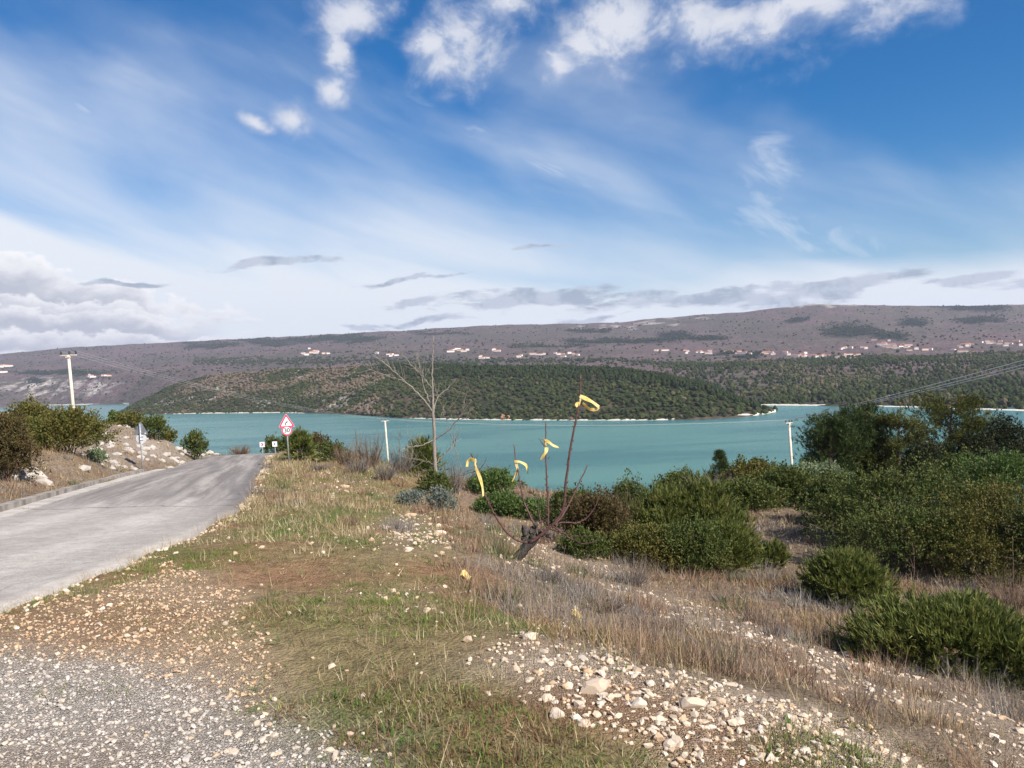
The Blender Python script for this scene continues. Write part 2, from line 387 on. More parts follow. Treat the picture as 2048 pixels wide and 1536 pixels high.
def resample(P, n):
    s = np.concatenate([[0], np.cumsum(np.linalg.norm(np.diff(P, axis=0), axis=1))]); s /= s[-1]
    tt = np.linspace(0, 1, n)
    Q = np.stack([np.interp(tt, s, P[:, i]) for i in range(P.shape[1])], -1)
    for _ in range(6): Q[1:-1] = (Q[:-2] + 2 * Q[1:-1] + Q[2:]) / 4
    return Q
NR = 160
ROAD_R = resample(ROAD_R, NR); ROAD_L = resample(ROAD_L, NR)
road_poly = [tuple(p) for p in ROAD_R] + [tuple(p) for p in ROAD_L[::-1]]
ctl = []
def cz(px, py, z):
    r = ray(px, py); d = (z - EYE) / r[2]; ctl.append((r[0] * d, d, z))
def cd(px, py, d): ctl.append(tuple(pt(px, py, d)))
for a in [(0, 1536, 0), (0, 1380, 0), (400, 1536, 0), (800, 1536, .02), (1200, 1536, .03), (1500, 1536, -.02), (1800, 1536, -.14), (2048, 1536, -.38),
          (400, 1300, -.02), (700, 1300, -.02), (950, 1290, -.02), (1250, 1400, .02), (1500, 1450, -.02), (1000, 1240, -.10), (1150, 1290, -.06), (1350, 1350, -.06), (1700, 1490, -.10),
          (300, 1180, -.05), (600, 1150, -.12), (800, 1150, -.15), (900, 1090, -.26), (600, 1060, -.34), (950, 1150, -.25),
          (1100, 1090, -1.5), (1200, 1150, -1.35), (1300, 1210, -1.22), (1500, 1275, -1.1), (1700, 1330, -1.0), (1900, 1420, -.9), (2048, 1485, -.8),
          (1300, 1285, -.7), (1600, 1370, -.62), (1850, 1470, -.55),
          (1450, 1160, -1.9), (1900, 1350, -1.5), (1690, 1210, -2.0), (2048, 1400, -1.4)]: cz(*a)
for a in [(820, 1030, 13.9), (872, 965, 25), (700, 970, 22), (600, 930, 33), (650, 905, 45), (560, 908, 40), (540, 965, 21), (1040, 1120, 9),
          (1560, 1050, 20), (1800, 1140, 15), (1380, 1140, 14), (1500, 1110, 16), (2000, 1200, 12), (1640, 1000, 26), (1200, 1080, 17), (1060, 1060, 20), (960, 1000, 24), (1100, 1000, 35),
          (0, 985, 15), (0, 930, 20), (150, 900, 25), (300, 915, 34), (240, 850, 42), (340, 880, 42), (440, 903, 47)]: cd(*a)
ctl += [(20, 42, -6.5), (10, 45, -7), (0, 45, -5.8), (-5, 45, -4), (35, 45, -8), (15, 30, -4.2), (25, 30, -4.6), (0, 60, -9.5), (20, 60, -11), (45, 60, -12), (-30, 62, -2.2), (-8, 56, -5.0), (-2, 56, -7.5),
        (-38, 60, -.6), (-45, 45, .3), (-25, 20, .5), (-15, 10, .1), (-12, 3, .15), (0, -5, 0), (6, -4, -.5), (10, -2, -1.3), (8, 3, -1.3), (12, 6, -2), (20, 10, -3), (30, 20, -4.2), (55, 40, -9), (-60, 60, 1), (-40, 5, 1.5), (-10, -8, 0.1), (30, -6, -3)]
for i in range(0, NR, 8):
    for P in (ROAD_R, ROAD_L): ctl.append((P[i][0], P[i][1], float(road_z(P[i][1]))))
ctl = np.array(ctl)
def _phi(r2): return np.where(r2 > 1e-9, r2 * np.log(r2 + 1e-12), 0)
nC = len(ctl)
A = np.zeros((nC + 3, nC + 3))
A[:nC, :nC] = _phi(((ctl[:, None, :2] - ctl[None, :, :2]) ** 2).sum(-1)) + np.eye(nC) * 2.0
A[:nC, nC] = 1; A[:nC, nC + 1:] = ctl[:, :2]; A[nC:, :nC] = A[:nC, nC:].T
wts = np.linalg.solve(A, np.concatenate([ctl[:, 2], [0, 0, 0]]))
def tps(x, y):
    out = wts[nC] + wts[nC + 1] * x + wts[nC + 2] * y
    for i in range(nC): out = out + wts[i] * _phi((x - ctl[i, 0]) ** 2 + (y - ctl[i, 1]) ** 2)
    return out
Y0, Y1, NY, NX, SMAX = -7.0, 430.0, 330, 330, 1.5
gy = Y0 - 3 + 3.0 * ((Y1 - Y0 + 3) / 3.0) ** np.linspace(0, 1, NY)
gs = np.linspace(-SMAX, SMAX, NX)
GY, GS = np.meshgrid(gy, gs, indexing='ij'); GX = GS * (GY + 14)
k = np.minimum(1, 60 / np.maximum(GY, 60))
ZX = np.clip(GX * k, -58, 58); ZY = np.minimum(GY, 60)
GZ = tps(ZX, ZY) - 0.2 * np.maximum(GY - 60, 0)
GZ += (fbm(GX * .6, GY * .6) - .5) * .16 + (fbm(GX * 2.6 + 50, GY * 2.6) - .5) * .09 * np.clip(20 / (GY + 14), 0, 1) + (fbm(GX * .06, GY * .06) - .5) * 6 * sstep(GY, 60, 160)
GZ = np.maximum(GZ, WATER_Z - 9)
# the carriageway is cut level
flat = inpoly(GX, GY, road_poly)
dr = np.minimum(segdist(GX, GY, ROAD_R[::4]), segdist(GX, GY, ROAD_L[::4])); dr[flat] = 0
wr = 1 - sstep(dr, 0.0, 1.1)
GZ = GZ * (1 - wr) + (road_z(GY) - 0.035) * wr
GZ = np.where(flat, road_z(GY) - 0.07, GZ)
def gz(x, y):
    x = np.asarray(x, float); y = np.asarray(y, float)
    fi = np.interp(y, gy, np.arange(NY)); fj = (np.clip(x / (y + 14), -SMAX, SMAX) + SMAX) / (2 * SMAX) * (NX - 1)
    i = np.clip(fi.astype(int), 0, NY - 2); j = np.clip(fj.astype(int), 0, NX - 2); a = fi - i; b_ = fj - j
    return (GZ[i, j] * (1 - a) + GZ[i + 1, j] * a) * (1 - b_) + (GZ[i, j + 1] * (1 - a) + GZ[i + 1, j + 1] * a) * b_
def gnormal(x, y):
    e = 0.15; nx = -(gz(x + e, y) - gz(x - e, y)) / (2 * e); ny = -(gz(x, y + e) - gz(x, y - e)) / (2 * e)
    n = np.stack([nx, ny, np.ones_like(nx)], -1); return n / np.linalg.norm(n, axis=-1, keepdims=True)

# kinds of ground, as soft fields over the place
P_GREY = [(-900, 1290), (60, 1285), (200, 1292), (330, 1345), (480, 1410), (620, 1480), (760, 1560), (900, 2600), (-900, 2600)]
P_TAN = [(-900, 1220), (0, 1218), (200, 1150), (330, 1128), (455, 1200), (500, 1290), (530, 1440), (480, 1420), (330, 1350), (180, 1295), (-900, 1295)]
P_BERM = [(1000, 1262), (1180, 1285), (1350, 1318), (1560, 1392), (1750, 1470), (1950, 1545), (2050, 1700), (1500, 1640), (1280, 1500), (1050, 1410), (975, 1330)]
L_TRACK = [(1030, 1085), (1100, 1100), (1180, 1150), (1280, 1195), (1400, 1245), (1560, 1290), (1740, 1355), (1900, 1425), (2048, 1490), (2300, 1600)]
def spot(px, py, cx, cy, rx, ry): return np.clip(1.3 - np.hypot((px - cx) / rx, (py - cy) / ry), 0, 1)
def fields(x, y, z):
    P = np.stack([x, y, z], -1); px, py = project(P)
    j1 = (fbm(x * 1.3, y * 1.3) - .5); j2 = (fbm(x * 1.3 + 31, y * 1.3 + 7) - .5)
    j3 = fbm(x * 7 + 3, y * 7) - .5; j4 = fbm(x * 7 + 51, y * 7 + 9) - .5
    qx = px + j1 * 190 + j3 * 130; qy = py + j2 * 90 + j4 * 70
    near = y < 30
    grey = inpoly(qx, qy, P_GREY) & near
    tan_ = inpoly(qx, qy, P_TAN) & near
    berm = inpoly(qx, qy, P_BERM) & near
    track = (segdist(qx * 1.0, qy, L_TRACK) < np.interp(px, [1000, 1200, 2048], [10, 15, 34])) & (y < 20) & near
    rock = np.maximum.reduce([spot(qx, qy, 835, 1075, 85, 45), spot(qx, qy, 870, 1190, 110, 22), spot(qx, qy, 1065, 1100, 60, 40), spot(qx, qy, 700, 975, 60, 18), spot(qx, qy, 1120, 1240, 90, 25), spot(qx, qy, 990, 1290, 60, 30)]) * near
    leftrock = np.maximum.reduce([spot(qx, qy, 300, 890, 130, 45), spot(qx, qy, 420, 903, 70, 10), spot(qx, qy, 60, 950, 60, 14)]) * (y > 12)
    leftbank = (px < 700) & (y > 10) & (segdist(x, y, ROAD_L[::4]) < 60) & (x < np.interp(y, ROAD_L[:, 1], ROAD_L[:, 0]))
    verge = (qx < np.interp(qy, [900, 1000, 1100, 1200, 1300, 1400, 1470, 1600], [900, 880, 960, 1000, 1000, 1080, 1400, 1900])) & ~leftbank & ~grey & ~tan_ & ~berm
    right = ~(grey | tan_ | berm | track | verge | leftbank)
    return dict(px=px, py=py, grey=grey, tan=tan_, berm=berm, track=track, rock=rock, leftrock=leftrock, leftbank=leftbank, verge=verge, right=right)
fl = fields(GX.ravel(), GY.ravel(), GZ.ravel())
col = np.zeros((NY * NX, 3)); xx, yy = GX.ravel(), GY.ravel()
n1 = fbm(xx * .9, yy * .9)[:, None]; n2 = fbm(xx * 2.1 + 5, yy * 2.1)[:, None]; n3 = fbm(xx * .5 + 40, yy * .5 + 3)[:, None]
def cmix(a, b, f): return np.asarray(a) * (1 - f) + np.asarray(b) * f
c_verge = cmix(cmix((.25, .20, .095), (.115, .160, .038), sstep(n1, .42, .62)), (.31, .165, .095), sstep(n2, .52, .68))
c_right = cmix((.25, .185, .135), (.17, .13, .085), sstep(n1, .35, .65))
c_left = cmix((.27, .21, .15), (.20, .13, .08), sstep(n1, .4, .65))
col[:] = c_right
for key, cc in (('verge', c_verge), ('leftbank', c_left), ('track', cmix((.54, .44, .34), (.40, .29, .20), n2)), ('berm', cmix((.60, .48, .36), (.36, .22, .13), sstep(n2, .42, .66))),
                ('tan', cmix((.52, .38, .25), (.42, .27, .16), sstep(n1, .4, .7))), ('grey', cmix((.56, .50, .44), (.47, .37, .28), sstep(n1, .4, .7)))):
    mk = fl[key]; col[mk] = np.broadcast_to(cc, col.shape)[mk]
stony = np.maximum.reduce([fl['grey'] * 1.0, fl['tan'] * .8, fl['berm'] * 1.0, fl['track'] * .9, np.clip(fl['rock'], 0, 1)])
rk = np.clip(fl['rock'], 0, 1)[:, None]; col = col * (1 - rk * .8) + np.array((.5, .36, .24)) * rk * .8
rk = np.clip(fl['leftrock'], 0, 1)[:, None] * sstep(n2, .35, .55); col = col * (1 - rk * .85) + np.array((.50, .46, .42)) * rk * .85
far = sstep(yy, 55, 90)[:, None]; col = col * (1 - far) + np.array((.075, .08, .04)) * far
c3 = col.reshape(NY, NX, 3)
for _ in range(2): c3[1:-1, 1:-1] = (c3[1:-1, 1:-1] * 2 + c3[:-2, 1:-1] + c3[2:, 1:-1] + c3[1:-1, :-2] + c3[1:-1, 2:]) / 6
m, t, b = material('ground', 0.95, 0.15)
co = t.node('ShaderNodeNewGeometry').outputs['Position']
vc = t.attr('soil', 0)
na = t.noise(co, 9, 8, 0.65); nb = t.noise(co, 55, 5, 0.7); nv = t.voro(co, 38)
cA = t.mix(t.ss(na, 0.3, 0.7), t.mix(1.0, vc, (0.62, 0.60, 0.58), 'MULTIPLY'), t.mix(1.0, vc, (1.25, 1.22, 1.2), 'MULTIPLY'))
cA = t.mix(t.ss(nb, 0.55, 0.75, 0, 0.5), cA, (0.55, 0.47, 0.38))
cA = t.mix(t.ss(nb, 0.28, 0.42, 0.55, 0.0), cA, t.mix(1.0, vc, (0.45, 0.4, 0.36), 'MULTIPLY'))
stn_ = t.attr('stony')
vcell = t.node('ShaderNodeTexVoronoi'); t.put(vcell.inputs['Vector'], co); vcell.inputs['Scale'].default_value = 70
vedge = t.voro(co, 70, 'DISTANCE_TO_EDGE')
chip = t.mix(t.sep(vcell.outputs['Color'])[0], t.mix(1.0, vc, (0.62, 0.6, 0.58), 'MULTIPLY'), t.mix(1.0, vc, (1.42, 1.42, 1.42), 'MULTIPLY'))
cA = t.mix(t.m('MULTIPLY', stn_, t.ss(vedge, 0.02, 0.16)), cA, chip)
t.put(b.inputs['Base Color'], cA)
t.put(b.inputs['Normal'], t.bump(t.m('ADD', t.m('MULTIPLY', t.m('MULTIPLY', t.m('MINIMUM', vedge, 0.25), stn_), 2.0), t.m('ADD', t.m('MULTIPLY', nb, 0.6), t.m('ADD', na, t.m('MULTIPLY', nv, -0.5)))), 0.9, 0.05))
idx = np.arange(NY * NX).reshape(NY, NX)
GF = np.stack([idx[:-1, :-1], idx[:-1, 1:], idx[1:, 1:], idx[1:, :-1]], -1).reshape(-1, 4)
ground = obj('ground', npmesh('ground', np.stack([GX, GY, GZ], -1).reshape(-1, 3), GF, 'ground', {'stony': stony}, {'soil': c3.reshape(-1, 3)}, True))
tag(ground, kind='structure')

# ------------------------------------------------------------------ road, gutter, kerb
def edge_at(P, f): return P[int(round(f * (NR - 1)))]
m, t, b = material('asphalt', 0.85, 0.3)
co = t.node('ShaderNodeNewGeometry').outputs['Position']
acr = t.attr('across'); alg = t.attr('along')
st = t.noise(t.xyz(t.m('MULTIPLY', acr, 2.3), t.m('MULTIPLY', alg, 0.10), 0.0), 1.0, 6, 0.6, 0.25)
st2 = t.noise(t.xyz(t.m('MULTIPLY', acr, 5.0), t.m('MULTIPLY', alg, 0.3), 4.0), 1.0, 6, 0.65, 0.4)
gr = t.noise(co, 75, 5, 0.8); lg = t.noise(co, 1.4, 5)
wear = t.m('ADD', t.m('MULTIPLY', st, 0.75), t.m('MULTIPLY', st2, 0.25))
old = t.ss(alg, 17.0, 31.0)                                      # newer dark surfacing starts further down the road
cr_pale = t.mix(t.ss(lg, 0.35, 0.65), (0.43, 0.39, 0.352), (0.50, 0.455, 0.415))
cr_far = t.mix(t.ss(wear, 0.40, 0.62), (0.205, 0.182, 0.170), (0.41, 0.37, 0.335))
patch = t.ss(t.m('ADD', old, t.m('MULTIPLY', t.m('SUBTRACT', wear, 0.5), 2.4)), 0.25, 0.55)
ca = t.mix(patch, cr_pale, cr_far)
edgew = t.ss(t.m('ADD', acr, t.m('MULTIPLY', t.m('SUBTRACT', lg, 0.5), 0.5)), 1.45, 2.0)
ca = t.mix(t.m('MULTIPLY', edgew, t.ss(alg, 17.0, 24.0)), ca, (0.15, 0.135, 0.13))
mott = t.noise(co, 7.0, 8, 0.75)
ca = t.mix(t.ss(mott, 0.32, 0.68), t.mix(1.0, ca, (0.80, 0.79, 0.78), 'MULTIPLY'), t.mix(1.0, ca, (1.12, 1.12, 1.12), 'MULTIPLY'))
rut = t.ss(t.m('ABSOLUTE', t.m('SUBTRACT', t.m('ABSOLUTE', t.m('ADD', acr, t.m('MULTIPLY', t.m('SUBTRACT', lg, 0.5), 0.3))), 0.85)), 0.12, 0.5)
ca = t.mix(t.m('MULTIPLY', rut, 0.28), ca, (0.20, 0.18, 0.168))
ca = t.mix(t.ss(gr, 0.33, 0.67), t.mix(1.0, ca, (0.66, 0.66, 0.66), 'MULTIPLY'), t.mix(1.0, ca, (1.28, 1.27, 1.25), 'MULTIPLY'))
crk = t.m('ADD', t.m('ABSOLUTE', t.m('SUBTRACT', t.m('ADD', alg, t.m('MULTIPLY', t.m('SUBTRACT', t.noise(co, 0.9, 6), 0.5), 1.2)), 22.4)), 0.0)
ca = t.mix(t.ss(crk, 0.02, 0.05, 0.8, 0.0), ca, (0.06, 0.055, 0.05))
ve = t.voro(t.xyz(t.m('ADD', t.sep(co)[0], t.m('MULTIPLY', lg, 0.8)), t.m('ADD', t.sep(co)[1], t.m('MULTIPLY', st2, 1.2)), 0.0), 0.42, 'DISTANCE_TO_EDGE')
ca = t.mix(t.m('MULTIPLY', t.ss(ve, 0.004, 0.012, 0.4, 0.0), t.ss(lg, 0.52, 0.62)), ca, (0.16, 0.14, 0.13))
t.put(b.inputs['Base Color'], ca)
t.put(b.inputs['Normal'], t.bump(gr, 0.35, 0.01))
NA = 24
fr = np.linspace(0, 1, NA)
s_al = np.concatenate([[0], np.cumsum(np.linalg.norm(np.diff((ROAD_R + ROAD_L) / 2, axis=0), axis=1))])
RV = []; RA = []; RL = []
for i in range(NR):
    wv = np.linalg.norm(ROAD_R[i] - ROAD_L[i])
    for q in fr:
        jit = 0.0
        if q == 1: jit = (fbm(np.array([ROAD_R[i][1] * 1.7]), np.array([3.3]))[0] - .5) * .6
        p = ROAD_L[i] + (ROAD_R[i] - ROAD_L[i]) * (q + jit / wv)
        RV.append((p[0], p[1], float(road_z(p[1])) - 0.012 * abs(q - .5) * 2 + 0.02)); RA.append((q - .5) * 4.0); RL.append(s_al[i])
RV.extend([(v[0], v[1], v[2] - 0.12) for v in [RV[i * NA + NA - 1] for i in range(NR)]]); RA.extend([2.0] * NR); RL.extend(list(s_al))
ridx = np.arange(NR * NA).reshape(NR, NA)
RF = np.stack([ridx[:-1, :-1], ridx[:-1, 1:], ridx[1:, 1:], ridx[1:, :-1]], -1).reshape(-1, 4)
e = NR * NA + np.arange(NR)
RF = np.vstack([RF, np.stack([ridx[:-1, -1], e[:-1], e[1:], ridx[1:, -1]], -1)])
road = obj('road', npmesh('road', RV, RF, 'asphalt', {'across': RA, 'along': RL}, None, True)); tag(road, kind='structure')
plain('concrete_kerb', (0.30, 0.265, 0.23), 0.9, 0.2, 0, 0.35, 3)
plain('concrete_gutter', (0.44, 0.40, 0.36), 0.9, 0.2, 0, 0.2, 2)
def strip_along(P, o0, o1, z0, z1, i0, i1, skirt=0.1):          # band beside an edge line: offsets to the left of it
    tg = np.gradient(P, axis=0); tg /= np.linalg.norm(tg, axis=1)[:, None]; nl = np.stack([-tg[:, 1], tg[:, 0]], -1)
    V = []; 
    for i in range(i0, i1):
        zr = float(road_z(P[i][1]))
        a = P[i] + nl[i] * o0; c = P[i] + nl[i] * o1
        V += [(a[0], a[1], zr + z0 - skirt), (a[0], a[1], zr + z0), (c[0], c[1], zr + z1), (c[0], c[1], zr + z1 - skirt)]
    n = i1 - i0; F = []
    for i in range(n - 1):
        for q in range(3): F.append((i * 4 + q, i * 4 + q + 1, i * 4 + 4 + q + 1, i * 4 + 4 + q))
    F += [(0, 3, 2, 1), ((n - 1) * 4, (n - 1) * 4 + 1, (n - 1) * 4 + 2, (n - 1) * 4 + 3)]
    return np.array(V), np.array(F)
i_end = int(np.argmin(abs(ROAD_L[:, 1] - 31.5)))
V, F = strip_along(ROAD_L, -0.02, 0.34, 0.028, 0.05, 0, i_end + 5); gut = obj('gutter', npmesh('gutter', V, F, 'concrete_gutter')); tag(gut, kind='structure')
V, F = strip_along(ROAD_L, 0.343, 0.54, 0.16, 0.165, 0, i_end, 0.25); kerb = obj('kerb', npmesh('kerb', V, F, 'concrete_kerb')); tag(kerb, kind='structure')

# ------------------------------------------------------------------ water
m, t, b = material('water', 0.22, 0.5)
co = t.node('ShaderNodeNewGeometry').outputs['Position']
px_, py_, pz_ = t.sep(co)
stn = t.noise(t.xyz(t.m('MULTIPLY', px_, 0.0028), t.m('MULTIPLY', py_, 0.011), 0.0), 1.0, 7, 0.62, 0.8)
t.put(b.inputs['Base Color'], t.mix(t.ss(stn, 0.34, 0.64), (0.036, 0.142, 0.130), (0.090, 0.222, 0.182)))
wv = t.m('ADD', t.noise(t.xyz(t.m('MULTIPLY', px_, 0.25), t.m('MULTIPLY', py_, 0.6), 0.0), 1.0, 5, 0.65), t.noise(co, 1.4, 3))
t.put(b.inputs['Normal'], t.bump(wv, 0.6, 0.6))
b.inputs['Specular IOR Level'].default_value = 0.28
WN = 24
wx = np.linspace(-6500, 6500, WN); wy = np.linspace(60, 7000, WN)
wx, wy = np.meshgrid(wx, wy, indexing='ij'); wi = np.arange(WN * WN).reshape(WN, WN)
water = obj('water', npmesh('water', np.stack([wx, wy, np.full_like(wx, WATER_Z)], -1).reshape(-1, 3), np.stack([wi[:-1, :-1], wi[1:, :-1], wi[1:, 1:], wi[:-1, 1:]], -1).reshape(-1, 4), 'water'))
tag(water, kind='structure')

# ------------------------------------------------------------------ far land
def water_d(px, py): return (WATER_Z - EYE) / ray(px, py)[..., 2]
def curve(xs, pairs): 
    p = np.array(pairs, float); return np.interp(xs, p[:, 0], p[:, 1])
def smooth1(a, n=4):
    a = a.copy()
    for _ in range(n): a[1:-1] = (a[:-2] + 2 * a[1:-1] + a[2:]) / 4
    return a
m, t, b = material('hill_scrub', 0.95, 0.1)
co = t.node('ShaderNodeNewGeometry').outputs['Position']
vc = t.attr('cover', 0)
ha = t.noise(co, 0.045, 8, 0.7); hb = t.noise(co, 0.012, 6, 0.6); hv = t.voro(co, 0.09)
cc = t.mix(t.ss(ha, 0.35, 0.66), t.mix(1.0, vc, (0.55, 0.58, 0.6), 'MULTIPLY'), t.mix(1.0, vc, (1.35, 1.28, 1.22), 'MULTIPLY'))
cc = t.mix(t.ss(hv, 0.12, 0.42, 0.45, 0.0), cc, (0.035, 0.042, 0.026))
t.put(b.inputs['Base Color'], cc)
t.put(b.inputs['Normal'], t.bump(t.m('ADD', ha, t.m('MULTIPLY', hv, -0.5)), 1.0, 9.0))
def hillmesh(name, cols, rows_py, rows_d, sub, relief, cover, seed):
    # cols: pixel columns; rows_py/rows_d: control rows from the shore to behind the crest
    K = len(rows_py); tt = np.linspace(0, K - 1, (K - 1) * sub + 1)
    PY = np.stack([np.interp(tt, np.arange(K), [r[i] for r in rows_py]) for i in range(len(cols))], 1)
    DD = np.stack([np.interp(tt, np.arange(K), [r[i] for r in rows_d]) for i in range(len(cols))], 1)
    for _ in range(3):
        PY[1:-1] = (PY[:-2] + 2 * PY[1:-1] + PY[2:]) / 4; DD[1:-1] = (DD[:-2] + 2 * DD[1:-1] + DD[2:]) / 4
    V = pt(np.broadcast_to(cols, PY.shape), PY, DD)
    x, y = V[..., 0], V[..., 1]
    amp = relief * sstep(tt, 0.0, 1.0)[:, None] * (1 - 0.75 * sstep(abs(tt - (K - 2)), 0.35, 0.0)[:, None])
    V[..., 2] += (fbm(x / 260 + seed, y / 260) - .5) * amp + (fbm(x / 60 + seed, y / 60) - .5) * amp * .3
    n, mcol = PY.shape; ii = np.arange(n * mcol).reshape(n, mcol)
    F = np.stack([ii[:-1, :-1], ii[:-1, 1:], ii[1:, 1:], ii[1:, :-1]], -1).reshape(-1, 4)
    C = cover(np.broadcast_to(cols, PY.shape), PY, tt[:, None], x, y)
    o = obj(name, npmesh(name, V.reshape(-1, 3), F, 'hill_scrub', None, {'cover': C.reshape(-1, 3)}, True)); tag(o, kind='structure')
    return V, tt, PY
# -- far shore and the long ridge
fc = np.arange(-620, 2700, 9.0)
f_shore = curve(fc, [(-620, 843), (-200, 825), (0, 815), (100, 811), (240, 808.5), (700, 812), (1200, 812), (1545, 810.5), (1700, 812), (1850, 815), (1990, 820), (2300, 830), (2700, 845)])
f_ds = water_d(fc, f_shore)
f_a = curve(fc, [(-620, 752), (0, 757), (130, 752), (250, 748), (500, 745), (900, 742), (1400, 738), (1600, 733), (2048, 722), (2700, 705)])
f_da = f_ds + curve(fc, [(-620, 500), (240, 500), (700, 700), (1400, 750), (2048, 900), (2700, 900)])
f_b = curve(fc, [(-620, 735), (0, 737), (240, 728), (600, 712), (900, 708), (1200, 707), (1500, 708), (1750, 695), (2048, 688), (2700, 670)])
f_db = np.maximum(f_da + 500, curve(fc, [(-620, 5200), (240, 4700), (900, 3400), (1500, 2900), (2048, 2700), (2700, 2700)]))
f_r = curve(fc, [(-620, 745), (-200, 722), (0, 708), (100, 698), (200, 691), (300, 686), (400, 681), (520, 676), (560, 674), (640, 669), (740, 664), (800, 661), (900, 654), (980, 650), (1060, 648), (1150, 647), (1250, 643), (1330, 635), (1420, 628), (1480, 624), (1560, 614), (1630, 608), (1720, 609), (1850, 611), (2048, 609), (2300, 606), (2700, 620)])
f_r = f_r + (fbm(fc / 30.0, fc * 0) - .5) * 3.0
f_dr = curve(fc, [(-620, 6800), (400, 6400), (1200, 5600), (1700, 5000), (2700, 4900)])
WOODS_AND_SHADE = [(1700, 662, 62, 20), (1775, 672, 45, 10), (1350, 672, 45, 10), (1410, 677, 60, 5), (1240, 682, 130, 7), (1100, 693, 90, 4), (820, 640, 10, 5), (690, 676, 80, 9), (540, 686, 55, 7), (420, 690, 60, 7), (610, 680, 50, 6), (1830, 645, 35, 10), (1950, 615, 90, 7), (1950, 640, 60, 8),
         (1590, 640, 26, 5), (120, 745, 110, 6), (60, 765, 30, 10), (500, 678, 45, 5), (1480, 710, 70, 4), (880, 668, 60, 4), (1180, 662, 60, 4), (-200, 740, 120, 9), (2200, 650, 90, 16)]  # thickets on the ridge, together with patches of cloud shadow
def wood_shade_mask(px, py, x, y):
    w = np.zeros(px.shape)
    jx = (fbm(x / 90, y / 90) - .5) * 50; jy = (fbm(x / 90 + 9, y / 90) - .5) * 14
    for (cx, cy, rx, ry) in WOODS_AND_SHADE: w = np.maximum(w, np.clip(1.5 - 1.5 * np.hypot((px + jx - cx) / rx, (py + jy - cy) / ry), 0, 1))
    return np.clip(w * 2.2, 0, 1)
def far_cover(px, py, tt, x, y):
    n = fbm(x / 330, y / 330)[..., None]; n2 = fbm(x / 120 + 4, y / 120)[..., None]
    c = cmix((.150, .108, .108), (.110, .092, .082), sstep(n, .35, .65)) 
    c = cmix(c, (.20, .165, .145), sstep(n2, .58, .75) * .6)
    right_t = sstep(px, 1100, 1500)[..., None]
    low = (1 - sstep(tt, .85, 1.5))[..., None]
    c = cmix(c, (.052, .058, .036), low * (0.35 + .6 * right_t))
    c = cmix(c, (.05, .06, .038), sstep(n2, .52, .66) * .4)
    w = wood_shade_mask(px, py, x, y)[..., None]; c = cmix(c, (.010, .018, .013), w)  # woods and cloud shadow alike painted in as dark cover
    rock = np.zeros(px.shape)
    jy = (fbm(x / 70, y / 260) - .5) * 14
    for (cx, cy, rx, ry) in [(1300, 646, 110, 4), (1210, 655, 80, 3), (1370, 637, 60, 3), (120, 775, 150, 22), (200, 768, 60, 12), (1620, 612, 120, 4)]:
        rock = np.maximum(rock, np.clip(1.4 - 1.4 * np.hypot((px - cx) / rx, (py + jy - cy) / ry), 0, 1))
    rn = sstep(fbm(x / 26, y / 60, 3), .47, .6)
    c = cmix(c, (.42, .38, .35), (np.clip(rock * 1.6, 0, 1) * rn)[..., None])
    return c
behind = f_r + 12
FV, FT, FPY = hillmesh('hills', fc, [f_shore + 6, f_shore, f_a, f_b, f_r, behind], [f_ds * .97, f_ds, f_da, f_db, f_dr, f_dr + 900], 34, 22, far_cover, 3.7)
# -- the wooded headland
pc = np.arange(228, 1556, 4.0)
p_sh = curve(pc, [(228, 829.5), (260, 829.5), (400, 827), (560, 825.5), (640, 827), (700, 829), (800, 836), (900, 839), (1000, 840), (1150, 841), (1300, 840.5), (1400, 838.5), (1450, 836), (1500, 832), (1530, 828), (1548, 824), (1556, 823.5)])
p_cr = curve(pc, [(228, 829), (245, 822), (262, 812), (300, 792), (350, 768), (420, 752), (520, 743), (640, 738), (750, 733), (900, 733), (1100, 737), (1250, 743), (1330, 755), (1400, 771), (1450, 790), (1500, 809), (1530, 820), (1548, 823.6), (1556, 823.4)])
p_ds = water_d(pc, p_sh)
p_dc = p_ds + curve(pc, [(228, 20), (300, 260), (420, 420), (700, 480), (1100, 460), (1300, 330), (1450, 170), (1556, 12)])
p_mid = p_sh + (p_cr - p_sh) * .5; p_dm = p_ds + (p_dc - p_ds) * .38
def pen_cover(px, py, tt, x, y):
    n = fbm(x / 120, y / 120)[..., None]; n2 = fbm(x / 45 + 4, y / 45)[..., None]
    c = cmix((.045, .050, .026), (.10, .078, .056), sstep(n + (0.12 - .2 * sstep(px, 700, 1100))[..., None], .45, .62))
    lr = ((px < 760) & (tt > 1.2)).astype(float)[..., None]
    c = cmix(c, (.40, .37, .33), lr * sstep(n2, .62, .72) * .8)
    return c
p_back = p_cr + 5
PV, PT, PPY = hillmesh('headland', pc, [p_sh + 8, p_sh, p_mid, p_cr, p_back, p_back + 30], [p_ds * .985, p_ds, p_dm, p_dc, p_dc + 200, p_dc + 420], 24, 9, pen_cover, 8.1)
